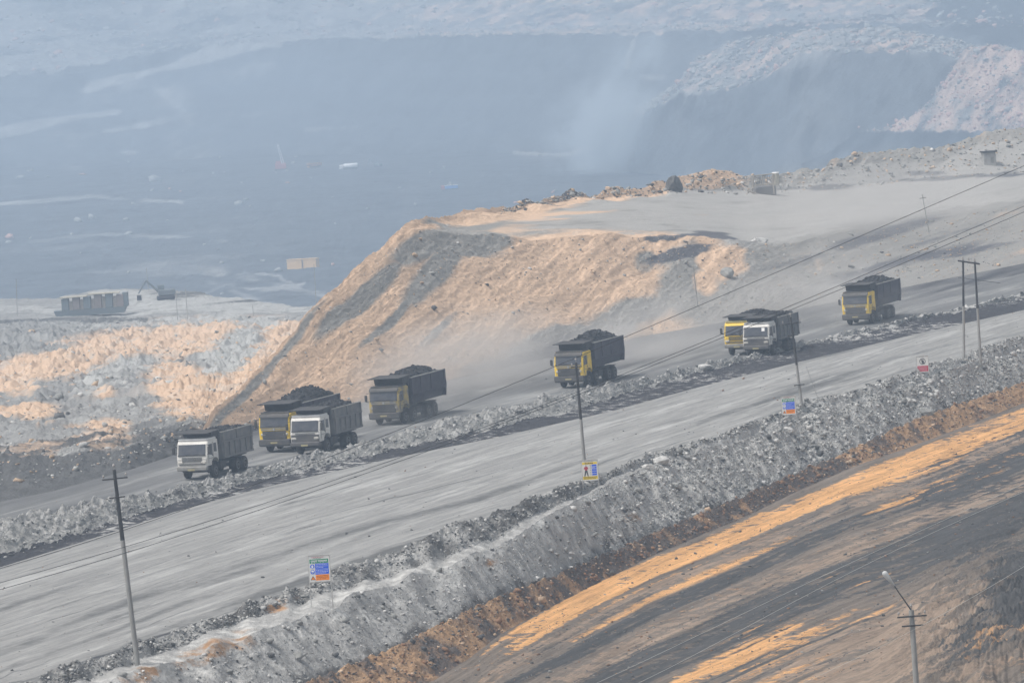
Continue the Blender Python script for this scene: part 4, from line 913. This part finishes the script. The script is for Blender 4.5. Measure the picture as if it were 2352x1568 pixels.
def sign(xl, yl, xr, yr, ytop, ybot, label, kind):
    b1, b2 = on_ground(xl, yl, (2,)), on_ground(xr, yr, (2,))
    D = (b1[1] + b2[1]) / 2
    a, b = at_d(np.array(float(xl)), np.array(float(ytop)), D), at_d(np.array(float(xr)), np.array(float(ytop)), D)
    c = at_d(np.array(float(xl)), np.array(float(ybot)), D)
    w_ = float(np.linalg.norm(b - a)); h_ = float(a[2] - c[2]); b1[:2] = at_d(np.array(float(xl)), np.array(float(yl)), D)[:2]; b2[:2] = at_d(np.array(float(xr)), np.array(float(yr)), D)[:2]
    top = float((a[2] + b[2]) / 2 - (b1[2] + b2[2]) / 2)
    return board(b1, b2, top, w_, h_, label, kind)
sign(716, 1393, 764, 1396, 1275, 1334, 'nearest safety board with green heading, blue panels and orange strip, on two thin posts', 'safety')
sign(1341, 1130, 1377, 1143, 1056, 1102, 'yellow edged board with a picture of a worker, in front of the second utility pole', 'gear')
sign(1799, 985, 1830, 978, 910, 951, 'smaller green, blue and orange safety board beside the third utility pole', 'safety')
sign(2108, 868, 2134, 862, 818, 854, 'white and dark red board with a round prohibition mark', 'stop')

# ------------------------------------------------------------------ poles
T_DARK = paint('pole_black', (.028, .028, .03), .6, .15); T_GREY = paint('pole_grey', (.30, .30, .29), .6, .25); T_INS = paint('insulator', (.30, .28, .27), .3, .1)
def pole(xt, yt, xb, yb, label, r=.11, arms=(), split=.5, which=None, group='utility poles along the roads', name='utility_pole', base=None, pins=True, dark=True, cat='pole'):
    B = on_ground(xb, yb, which) if base is None else base
    T = at_d(np.array(float(xt)), np.array(float(yt)), B[1]); B = B.copy(); q = at_d(np.array(float(xb)), np.array(float(yb)), B[1]); B[0] = q[0]
    root = empty(name, tuple(B), 0, label, cat, group)
    v = T - B; L = float(np.linalg.norm(v)); root.rotation_mode = 'QUATERNION'; root.rotation_quaternion = Vector(v).to_track_quat('Z', 'Y') @ Matrix.Rotation(math.radians(0), 4, 'Z').to_quaternion()
    # keep the cross arms level across the line
    root.rotation_quaternion = Vector((0, 0, 1)).rotation_difference(Vector(v).normalized())
    MB().tube((0, 0, -.6), (0, 0, L * split), r, r * .86, 14).build('shaft', T_GREY, root)
    if split < 1: MB().tube((0, 0, L * split), (0, 0, L), r * .80, r * .62, 14).build('upper_shaft', T_DARK if dark else T_GREY, root)
    for (h, w_) in arms:
        a = MB().box(-w_ / 2, w_ / 2, -r - .06, -r + .02, L * h - .035, L * h + .035).build('cross_arm', T_DARK, root)
        if pins and h > .9:
            for s_ in (-1, 1):
                MB().lathe_x([(0, .02), (.1, .02), (.11, .055), (.17, .06), (.20, .035), (.24, .02)], 0, 0, 0, 10).build('insulator', T_INS, a, loc=(s_ * (w_ / 2 - .08), -r - .02, L * h + .03)).rotation_euler = (0, -math.pi / 2, 0)
    if pins:
        MB().lathe_x([(0, .03), (.15, .03), (.16, .07), (.24, .075), (.28, .04), (.33, .03)], 0, 0, 0, 10).build('insulator', T_INS, root, loc=(0, 0, L)).rotation_euler = (0, -math.pi / 2, 0)
    return root, L
pole(262, 1078, 316, 1526, 'tall two tone pole at the lower left, black above and grey below', .145, ((.955, 1.35), (.86, .85)), .64, (2,))
pole(1323, 832, 1347, 1118, 'two tone pole behind the yellow edged board', .125, ((.965, .75), (.85, .6)), .545, (2,))
pole(1816, 728, 1842, 935, 'two tone pole beside the smaller blue and green board, with a wide cross arm', .115, ((.93, 1.45), (.80, .8), (.25, .8)), .47, (2,))
# H frame pole
B1, B2 = on_ground(2214, 818, (2,)), on_ground(2252, 822, (2,))
def hframe():
    D = B1[1]; P1, P2 = at_d(np.array(2214.), np.array(818.), D), at_d(np.array(2252.), np.array(824.), D)
    T1, T2 = at_d(np.array(2212.), np.array(597.), D), at_d(np.array(2239.), np.array(601.), D)
    root = empty('double_pole', tuple(P1), 0, 'pair of poles joined by a beam at the top, near the right edge', 'pole', 'utility poles along the roads')
    for P_0, T_0 in ((P1, T1), (P2, T2)):
        a, b = Vector(P_0 - P1), Vector(T_0 - P1); m = a.lerp(b, .52); a2 = a - (b - a) * .06
        MB().tube(a2, m, .12, .10, 12).build('shaft', T_GREY, root); MB().tube(m, b, .095, .08, 12).build('upper_shaft', T_DARK, root)
    a, b = Vector(T1 - P1), Vector(T2 - P1); d = (b - a).normalized()
    MB().tube(a - d * .45 - Vector((0, .1, 0.12)), b + d * .4 - Vector((0, .1, 0.12)), .07, .07, 8).build('cross_beam', T_DARK, root)
    MB().tube(a - d * .5 - Vector((0, .1, 1.5)), b + d * 2.0 - Vector((0, .1, 1.45)), .02, .02, 6).build('stay_bar', T_DARK, root)
    for t in (0, .5, 1): MB().tube(a.lerp(b, t), a.lerp(b, t) + Vector((0, 0, .25)), .06, .05, 8).build('insulator', T_INS, root)
hframe()
# lamp pole at the lower right
gB = on_ground(2112, 1568, (0,)).copy()
lb = gB.copy(); D_ = gB[1] - 18; lb = at_d(np.array(2120.), np.array(1800.), D_); lb[2] = on_ground(2120, 1800, (0,))[2]
root, L = pole(2093, 1400, 2120, 1800, 'grey pole carrying a white street lamp in the lower right corner', .15, ((.955, 1.45), (.885, 1.05)), 1.0, base=lb, dark=False)
arm = MB().tube((.02, 0, L - .05), (-.75, -.1, L + 1.25), .035, .03, 8).build('lamp_arm', T_DARK, root)
lh = MB(); q = Vector((-.75, -.1, L + 1.25)); d = Vector((-.62, -.1, .95)).normalized()
prof = [(0, .04), (.12, .06), (.5, .10), (.85, .14), (.98, .12), (1.04, .05)]
vv = []; 
for (t, rr_) in prof:
    for i in range(12):
        an = 2 * math.pi * i / 12; c = q + d * t * .88; u_ = Vector((.84, 0, .54)).normalized(); vv.append(tuple(c + u_ * math.cos(an) * rr_ + Vector((0, 1, 0)) * math.sin(an) * rr_ * .8))
lh.add(vv, [(k * 12 + i, k * 12 + (i + 1) % 12, (k + 1) * 12 + (i + 1) % 12, (k + 1) * 12 + i) for k in range(5) for i in range(12)] + [tuple(range(12))[::-1], tuple(range(60, 72))])
lh.build('lamp_head', paint('lamp_shell', (.52, .53, .53), .5, .2), root, smooth=True)
# thin far poles
for (xt, yt, xb, yb, wh, lab) in [(1592, 610, 1603, 704, (7,), 'thin pole standing against the grey patch of the spoil hill'), (2118, 446, 2134, 534, (7,), 'thin pole on the slope below the plateau, at the upper right'),
        (1852, 842, 1880, 918, (3, 2), 'thin stay rod leaning beside the third utility pole'),
        (721, 606, 727, 708, (6,), 'thin pole at the left edge of the spoil hill crest'), (404, 668, 408, 738, (6,), 'left one of the two close thin poles on the left dump'), (426, 664, 431, 734, (6,), 'right one of the two close thin poles on the left dump'),
        (37, 640, 40, 726, (6,), 'thin pole at the far left edge of the dump'), (336, 615, 341, 668, (6,), 'thin pole behind the blue grey machine'), (580, 700, 582, 726, (6,), 'short thin post on the pale strip of the dump')]:
    pole(xt, yt, xb, yb, lab, .018 if yt == 842 else (.05 if wh != (6,) else .055), ((.9, .7),) if yt == 446 else (), 1.0, wh, 'thin far poles', 'thin_pole', pins=False)

# ------------------------------------------------------------------ wires
W_BLK = paint('wire_black', (.02, .02, .022), .6, 0); W_PALE = paint('wire_pale', (.40, .40, .38), .5, 0)
def wire(pts, D0, D1, r, mat, label):
    a = np.array(pts, float); xs = np.linspace(a[0, 0], a[-1, 0], 90)
    co = np.polyfit(a[:, 0] / 1000, a[:, 1], min(4, len(a) - 1)); ys = np.polyval(co, xs / 1000)
    D = np.linspace(D0, D1, 90); P = at_d(xs, ys, D)
    m = MB(); n = 6; v = []
    for k in range(90):
        t = Vector(P[min(k + 1, 89)] - P[max(k - 1, 0)]).normalized(); a1 = t.cross(Vector((0, 0, 1))).normalized(); a2 = t.cross(a1)
        for i in range(n): v.append(tuple(Vector(P[k]) + a1 * math.cos(i * 2 * math.pi / n) * r + a2 * math.sin(i * 2 * math.pi / n) * r))
    f = [(k * n + i, k * n + (i + 1) % n, (k + 1) * n + (i + 1) % n, (k + 1) * n + i) for k in range(89) for i in range(n)]
    return tag(m.add(v, f).build('overhead_wire', mat), label, 'wire', 'overhead wires')
wire([(-300, 1385), (0, 1305), (273, 1215), (513, 1146), (804, 1028), (1027, 941), (1430, 778), (1600, 703), (2125, 478), (2352, 382), (2600, 276)], 285, 330, .016, W_BLK, 'highest black wire, passing over the plateau and ending at the right edge above the others')
wire([(-300, 1418), (0, 1341), (280, 1256), (513, 1180), (804, 1094), (1243, 937), (1419, 861), (1650, 768), (1790, 710), (2100, 585), (2352, 475), (2600, 366)], 285, 330, .015, W_BLK, 'upper wire of the close black pair')
wire([(-300, 1430), (0, 1357), (284, 1269), (513, 1194), (804, 1099), (1240, 946), (1419, 869), (1790, 717), (2100, 597), (2352, 487), (2600, 380)], 284, 329, .015, W_BLK, 'lower wire of the close black pair')
wire([(1100, 1680), (1618, 1451), (1860, 1335), (2055, 1246), (2352, 1110), (2600, 990)], 250, 290, .010, W_PALE, 'upper of two pale wires over the orange ground')
wire([(1200, 1665), (1693, 1451), (1900, 1340), (2061, 1262), (2352, 1128), (2600, 1010)], 250, 290, .010, W_PALE, 'lower of two pale wires over the orange ground')
wire([(1700, 1640), (2010, 1490), (2200, 1390), (2352, 1300), (2600, 1160)], 252, 268, .009, W_PALE, 'thin wire running behind the street lamp')

# ------------------------------------------------------------------ machines and huts in the distance
def atp(x, y, z): 
    p = at_z(np.array(float(x)), np.array(float(y)), float(z)); return tuple(float(v) for v in p)
F_ORG = paint('far_orange', (.62, .30, .10), .6, .1); F_RED = paint('far_red', (.50, .14, .14), .6, .1); F_WHT = paint('far_white', (.9, .9, .9), .4, 0)
F_BLUE = paint('far_blue', (.10, .34, .80), .5, .05); F_GREYB = paint('machine_blue_grey', (.15, .19, .22), .7, .2); F_BEI = paint('hut_beige', (.80, .50, .20), .7, .1); F_BUF = paint('machine_roof_buff', (.46, .43, .35), .7, .2)
F_WOOD = paint('weathered_timber', (.34, .31, .27), .8, .3); F_DK = paint('far_dark', (.03, .035, .05), .8, .1)
def far_wheels(root, xs, ys, r, wd):
    for x in xs:
        for y in ys: MB().lathe_x([(-wd / 2, r * .9), (-wd / 2 + .05, r), (wd / 2 - .05, r), (wd / 2, r * .9)], 0, 0, 0, 16).build('wheel', F_DK, root, loc=(x, y, r))
def far_truck(P, rz_, col, label, kind, s_=1.0):
    root = empty({'tanker': 'tanker_truck', 'dumper': 'mining_dumper', 'box': 'blue_truck'}[kind], P, rz_, label, {'tanker': 'tanker', 'dumper': 'dumper', 'box': 'truck'}[kind]); root.scale = (s_,) * 3
    # length along x, cab to the left
    MB().prism_x([(-1.2, .7), (-1.25, 2.6), (-1.1, 2.9), (1.1, 2.9), (1.25, 2.6), (1.2, .7)], -4.4, -2.6, 0, .05, .15).build('cab', col if kind != 'box' else paint('far_dull_red', (.45, .12, .12), .6, .1), root)
    MB().box(-4.43, -4.36, -1.0, 1.0, 1.7, 2.5).build('windscreen', F_DK, root)
    MB().box(-4.2, 4.6, -.5, .5, .7, 1.0).build('chassis', F_DK, root)
    if kind == 'tanker':
        MB().lathe_x([(-2.4, .7), (-2.35, 1.05), (-2.2, 1.2), (4.3, 1.2), (4.45, 1.05), (4.5, .7)], 0, 0, 2.25, 22).build('tank', col, root, smooth=True)
        MB().box(-2.2, 4.2, -.35, .35, 3.42, 3.56).build('walkway', F_WHT, root)
    elif kind == 'dumper':
        b = MB(); b.prism_x([(-2.0, 3.2), (-1.2, 1.3), (1.2, 1.3), (2.0, 3.2), (1.9, 3.3), (1.1, 1.6), (-1.1, 1.6), (-1.9, 3.3)], -2.3, 4.4)
        b.box(-4.4, -2.2, -1.9, 1.9, 3.2, 3.45).box(-2.4, -2.2, -1.2, 1.2, 1.3, 3.3); b.build('dump_body', col, root)
    else:
        MB().box(-2.4, 4.4, -1.25, 1.25, 1.05, 2.7, 0, .08).build('cargo_box', col, root); MB().box(-2.5, 4.5, -1.35, 1.35, 2.72, 2.86).build('roof', F_WHT, root)
    far_wheels(root, (-3.5, 2.2, 3.6), (-1.0, 1.0), .62 if kind != 'dumper' else .95, .45)
    return root
far_truck(atp(801, 392, -85), math.radians(6), F_WHT, 'white tanker truck far down on the pit floor', 'tanker', 1.15)
far_truck(atp(722, 387, -85), math.radians(35), F_ORG, 'orange mining dumper on the pit floor left of the white tanker', 'dumper', .95)
far_truck(atp(1033, 438, -85), math.radians(2), F_BLUE, 'blue truck with a white roof on the pit floor, right of the tanker', 'box', .95)
# drill rig
root = empty('drill_rig', atp(645, 393, -85), 0, 'reddish drill rig with a pale leaning mast on the pit floor', 'drill rig'); root.scale = (1.25,) * 3
MB().box(-2.4, 2.6, -1.6, 1.6, 1.0, 3.4, 0, .15).box(-2.0, .2, -1.4, 1.4, 3.4, 4.6, 0, .1).build('body', F_RED, root)
t_ = MB()
for s_ in (-1, 1): t_.box(-2.8, 2.8, s_ * 1.5 - .4, s_ * 1.5 + .4, 0, 1.0, 0, .25)
t_.build('track', F_DK, root)
m_ = MB()
for (a, b) in ((-.5, -.5), (.5, -.5), (.5, .5), (-.5, .5)): m_.tube((1.4 + a, b, 2.4), (-.6 + a * .5, b * .5, 12.5), .14, .10, 6)
for k in range(7):
    z0 = 3 + k * 1.3; x_ = 1.4 - 2.0 * (z0 - 2.4) / 10.1; m_.tube((x_ - .5, -.5, z0), (x_ + .3, -.5, z0 + 1.2), .07, .07, 5)
m_.build('mast', F_WHT, root)
# excavators
def excavator(P, rz_, col, label, s_=1.0):
    root = empty('excavator', P, rz_, label, 'excavator'); root.scale = (s_,) * 3
    t_ = MB()
    for y in (-1.2, 1.2): t_.box(-2.0, 2.0, y - .3, y + .3, 0, .9, 0, .3)
    t_.build('track', F_DK, root)
    MB().box(-2.2, 1.6, -1.3, 1.3, 1.05, 2.3, 0, .15).build('house', col, root); MB().box(.2, 1.7, -1.25, -.2, 2.3, 3.3, 0, .1).build('cab', F_GREYB, root)
    MB().prism_x([(-.2, 1.6), (.2, 1.6), (.2, 2.0), (-.2, 2.0)], 1.3, 1.6).tube((1.4, .3, 1.8), (4.2, .3, 4.6), .28, .22, 8).tube((4.2, .3, 4.6), (6.0, .3, 1.8), .20, .16, 8).build('boom', col, root)
    MB().prism_x([(-.3, .3), (.9, .3), (.9, 1.3), (.5, 1.5), (-.2, .9)], 5.4, 6.4).build('bucket', F_DK, root)
excavator(atp(868, 386, -85), math.radians(150), F_GREYB, 'faint dark excavator on the pit floor right of the tanker', 1.1)
def og(x, y, w_): p = on_ground(x, y, w_); return tuple(float(v) for v in p)
excavator(og(382, 688, (6,)), math.radians(185), paint('old_steel', (.14, .17, .20), .8, .3), 'dark excavator beside the debris heaps at the rim of the left dump', .75)
# site huts on the pit floor
root = empty('site_hut', atp(695, 618, -85), math.radians(-22), 'pair of joined beige site huts standing alone on the pit floor', 'hut')
sc_ = 1.42
for (x0, x1, y0, y1) in ((-5.0, .35, -1.6, 1.6), (.55, 5.4, -1.0, 2.4)):
    b = MB().box(x0 * sc_ * .82, x1 * sc_ * .82, y0, y1, .2, 3.9).build('wall', F_BEI, root)
    MB().box(x0 * sc_ * .82 - .15, x1 * sc_ * .82 + .15, y0 - .15, y1 + .15, 3.9, 4.05).build('roof', F_BEI, root)
MB().box(.35 * sc_ * .82, .55 * sc_ * .82, -.9, 1.5, .2, 3.7).build('door_or_gap_shade', F_DK, root)  # not a door: dark block standing in for shade in the gap between huts
# long machine at the left
root = empty('processing_machine', og(212, 724, (6,)), math.radians(0), 'long blue grey machine on a skid with buff roof strips, on the left dump', 'machine')
b = MB().add([(-5.6, -1.4, .1), (5.2, -1.4, .1), (5.2, 1.4, .1), (-5.6, 1.4, .1), (-6.0, -1.5, 1.05), (5.6, -1.5, 1.05), (5.6, 1.5, 1.05), (-6.0, 1.5, 1.05)], [(0, 3, 2, 1), (4, 5, 6, 7), (0, 1, 5, 4), (1, 2, 6, 5), (2, 3, 7, 6), (3, 0, 4, 7)]).build('skid', F_GREYB, root)
for k in range(6):
    x0 = -4.7 + k * 1.75; hh = 3.0 + .25 * (k in (3, 4)) - .15 * (k == 0)
    c = MB().box(x0, x0 + 1.15, -1.1, 1.1, 1.06, hh, 0, .06).build('cabinet', F_GREYB if k % 2 == 0 else paint('cabinet_brown', (.25, .22, .22), .7, .3), root)
    if k < 5: MB().box(x0 + 1.2, x0 + 1.70, -.9, .9, 1.06, hh - .5).build('panel', paint('cabinet_pale', (.36, .33, .30), .7, .3), root)
MB().box(-4.9, -.6, -1.3, 1.3, 3.02, 3.16).box(-.4, 4.6, -1.3, 1.3, 3.28, 3.42).build('roof', F_BUF, root)
MB().box(5.0, 5.9, -1.0, 1.0, 1.06, 3.3, 0, .08).build('end_cabin', F_GREYB, root)
# booth on the plateau
P0 = og(2271, 377, (7,)); s0 = P0[1] * .18 / 2352
root = empty('booth', P0, math.radians(8), 'small concrete booth with a dark flat roof, at the upper right edge', 'booth')
hw = 14 * s0
MB().box(-hw, hw, -hw, hw, -.3, 26 * s0 + .0).build('wall', paint('booth_wall', (.36, .355, .34), .8, .3), root)
MB().box(-hw * 1.2, hw * 1.25, -hw * 1.2, hw * 1.2, 26 * s0, 29.5 * s0).build('roof', T_DARK, root)
MB().box(hw * .1, hw * .6, -hw - .02, -hw + .01, .1, 15 * s0).build('door_or_gap_shade', paint('booth_door', (.22, .22, .21), .8, .2), root)
# old timber frame with a drum, on the edge of the plateau
P0 = og(1755, 447, (7,)); s0 = P0[1] * .18 / 2352
root = empty('timber_frame', P0, 0, 'slatted timber frame with a pale drum beside it, on the rim of the plateau', 'timber frame')
m_ = MB()
for k in range(9): x = (-22 + k * 5.4) * s0; m_.tube((x, .3, 20 * s0), (x + 1 * s0, .3, 46 * s0 - abs(k - 5) * .1), .045, .04, 6)
m_.build('slat', F_WOOD, root)
MB().tube((-26 * s0, 0, 0), (-20 * s0, 0, 48 * s0), .09, .08, 7).tube((24 * s0, 0, 0), (24 * s0, 0, 46 * s0), .09, .08, 7).tube((-38 * s0, -.3, 6 * s0), (-14 * s0, 0, 24 * s0), .08, .07, 7).tube((-38 * s0, -.3, 12 * s0), (-10 * s0, -.2, 1 * s0), .08, .07, 7).build('post', F_WOOD, root)
MB().tube((-24 * s0, .2, 44 * s0), (26 * s0, .2, 46 * s0), .07, .07, 7).tube((-26 * s0, .2, 22 * s0), (26 * s0, .2, 24 * s0), .07, .07, 7).build('rail', F_WOOD, root)
MB().box(-20 * s0, 30 * s0, .5, 2.6, -.3, 19 * s0, 0, .2).build('base_block', paint('block_grey', (.15, .15, .16), .8, .4), root)
MB().tube((31 * s0, .6, 20 * s0), (31 * s0, .6, 46 * s0), 7.5 * s0, 7.5 * s0, 16).build('drum', F_BUF, root)
MB().tube((31 * s0, .6, 46.2 * s0), (31 * s0, .6, 49 * s0), 8.5 * s0, 8.2 * s0, 16).build('drum_lid', F_WHT, root)

# ------------------------------------------------------------------ boulders one can point at
def boulder(x, y, wpx, hpx, mat, label, which, seed, tall=1.0):
    P0 = on_ground(x, y, which); s0 = P0[1] * .18 / 2352; a = wpx * s0 / 2; h = hpx * s0 * .9
    import bmesh
    bm = bmesh.new(); bmesh.ops.create_icosphere(bm, subdivisions=3, radius=1.0); R = np.random.default_rng(seed)
    pl_ = R.normal(size=(9, 3)); pl_ /= np.linalg.norm(pl_, axis=1)[:, None]; off = R.uniform(.55, .85, 9)
    for v in bm.verts:
        p = np.array(v.co)
        for n_, o_ in zip(pl_, off):
            d = p @ n_ - o_
            if d > 0: p = p - n_ * d
        p += .05 * R.normal(size=3) * .6
        v.co = Vector((p[0] * a * 1.25, p[1] * a * 1.05, p[2] * h * .75 + h * .30))
    me = bpy.data.meshes.new('boulder'); bm.to_mesh(me); bm.free(); me.materials.append(mat)
    o = bpy.data.objects.new('boulder', me); COL.objects.link(o); o.location = tuple(P0)
    tag(o, label, 'boulder', 'boulders on the slopes'); return o
boulder(2126, 955, 38, 24, R_MID, 'big grey boulder resting just above the orange bank, below the prohibition board', (2,), 1)
boulder(1517, 1062, 34, 18, R_PALE, 'pale flat boulder on the crest of the embankment, right of the worker board', (2,), 2)
boulder(1555, 1122, 30, 18, R_MID, 'grey boulder in the middle of the rubble slope, right of the worker board', (2,), 3)
boulder(1490, 1078, 30, 16, R_PALE, 'pale boulder just below the flat one on the embankment crest', (2,), 4)
boulder(684, 1512, 26, 18, R_MID, 'grey boulder on the smooth slope below the nearest safety board', (2,), 5)
boulder(1310, 1308, 20, 10, R_PALE, 'small pale boulder at the foot of the embankment', (2,), 6)
boulder(1616, 848, 34, 13, R_PALE, 'pale slab on the middle berm between the dump trucks', (4,), 7)
boulder(1745, 556, 34, 14, R_PALE, 'pale boulder on the slope above the middle of the truck road', (7,), 8)
boulder(1672, 635, 26, 26, R_MID, 'grey boulder stuck in the beige slope right of a thin pole', (7,), 9)
boulder(1549, 440, 34, 38, R_DARK, 'tall dark slab standing on the rim of the plateau', (7,), 10)
boulder(2222, 712, 16, 12, R_PALE, 'small pale boulder on the berm between the paired poles', (4,), 11)
boulder(1808, 992, 28, 14, R_PALE, 'pale boulder at the foot of the smaller blue and green board', (2,), 12)

# ------------------------------------------------------------------ dust raised by the trucks and a plume over the pit
def dust(name, loc, dims, dens, col, label, nscale=2.5, seed=0.0, rz_=0.0, n0=.32, n1=.72, ry=0.0):
    import bmesh
    bm = bmesh.new(); bmesh.ops.create_icosphere(bm, subdivisions=3, radius=1.0)
    me = bpy.data.meshes.new(name); bm.to_mesh(me); bm.free()
    o = bpy.data.objects.new(name, me); COL.objects.link(o); o.location = loc; o.scale = dims; o.rotation_euler = (0, ry, rz_)
    m = newmat(name); n = m.node_tree.nodes; l = m.node_tree.links; n.remove(n['Principled BSDF'])
    pv = n.new('ShaderNodeVolumePrincipled'); pv.inputs['Color'].default_value = (*col, 1); pv.inputs['Anisotropy'].default_value = .1
    tc = n.new('ShaderNodeTexCoord'); ln = n.new('ShaderNodeVectorMath'); ln.operation = 'LENGTH'; l.new(tc.outputs['Object'], ln.inputs[0])
    fall = n.new('ShaderNodeMapRange'); fall.interpolation_type = 'SMOOTHSTEP'
    fall.inputs[1].default_value = 1.0; fall.inputs[2].default_value = 0.0; fall.inputs[3].default_value = 0; fall.inputs[4].default_value = 1
    l.new(ln.outputs['Value'], fall.inputs[0])
    mp = n.new('ShaderNodeMapping'); mp.inputs['Location'].default_value = (seed, seed * 2, 0); l.new(tc.outputs['Object'], mp.inputs[0])
    q = n.new('ShaderNodeTexNoise'); q.inputs['Scale'].default_value = nscale; q.inputs['Detail'].default_value = 4; l.new(mp.outputs[0], q.inputs['Vector'])
    mr = n.new('ShaderNodeMapRange'); mr.inputs[1].default_value = n0; mr.inputs[2].default_value = n1; l.new(q.outputs[0], mr.inputs[0])
    a = n.new('ShaderNodeMath'); a.operation = 'MULTIPLY'; l.new(fall.outputs[0], a.inputs[0]); l.new(mr.outputs[0], a.inputs[1])
    b = n.new('ShaderNodeMath'); b.operation = 'MULTIPLY'; b.inputs[1].default_value = dens; l.new(a.outputs[0], b.inputs[0])
    l.new(b.outputs[0], pv.inputs['Density']); l.new(pv.outputs[0], n['Material Output'].inputs['Volume'])
    me.materials.append(m); o['kind'] = 'stuff'; o['label'] = label; return o
def dp(x, y, z=0.0, up_=0.0):
    p = at_z(np.array(float(x)), np.array(float(y)), z); return (float(p[0]), float(p[1]), float(p[2]) + up_)
RZ = -math.radians(21)
DC = (.80, .78, .76)
dust('dust_cloud', dp(1085, 890, 0, 2), (8, 28, 6), .20, DC, 'grey dust trailing behind the lone dust covered truck', 2.2, 1, RZ)
dust('dust_cloud', dp(905, 964, 0, .5), (5, 9, 2.4), .32, DC, 'dust boiling round the wheels of the lone dust covered truck', 2.6, 3, RZ)
dust('dust_cloud', dp(1500, 825, 0, 1.5), (7, 24, 5.5), .18, DC, 'thin dust behind the truck at the utility pole top', 2.2, 5, RZ)
dust('dust_cloud', dp(1860, 715, 0, 2), (9, 30, 6), .08, DC, 'wide haze of dust between the last two groups of trucks', 2.0, 7, RZ)
dust('dust_cloud', dp(1985, 735, 0, 1.5), (7, 14, 3.0), .08, DC, 'dust round the farthest truck', 2.2, 9, RZ)
dust('dust_cloud', dp(2010, 560, 2, 4), (16, 45, 7), .05, DC, 'pale dust drifting over the ramp on the right', 2.0, 11, RZ)
dust('smoke_plume', dp(1400, 392, -85, 16), (40, 80, 38), .09, (.80, .90, .98), 'pale smoke plume rising from the pit floor', 2.6, 13, n0=.40, n1=.66)
dust('smoke_plume', dp(1440, 398, -85, 40), (26, 60, 52), .045, (.80, .90, .98), 'ragged upper wisp of the smoke over the pit floor', 2.6, 17, n0=.42, n1=.66, ry=.45)
dust('pit_dust', (-40, 3560, -50), (420, 260, 70), .0035, (.62, .78, 1.0), 'thin bluish dust hanging before the far pit wall', 2.4, 21)

# ------------------------------------------------------------------ haze
def haze_box():
    b = MB().box(-3000, 3000, -300, 5200, -74, 75)
    m = newmat('haze_air'); n = m.node_tree.nodes; l = m.node_tree.links
    n.remove(n['Principled BSDF']); pv = n.new('ShaderNodeVolumePrincipled')
    pv.inputs['Color'].default_value = (*HAZE_COLOR, 1); pv.inputs['Density'].default_value = HAZE_DENSITY
    pv.inputs['Anisotropy'].default_value = 0.2
    l.new(pv.outputs[0], n['Material Output'].inputs['Volume'])
    o = b.build('haze', m); o['kind'] = 'stuff'; return o
haze_box()
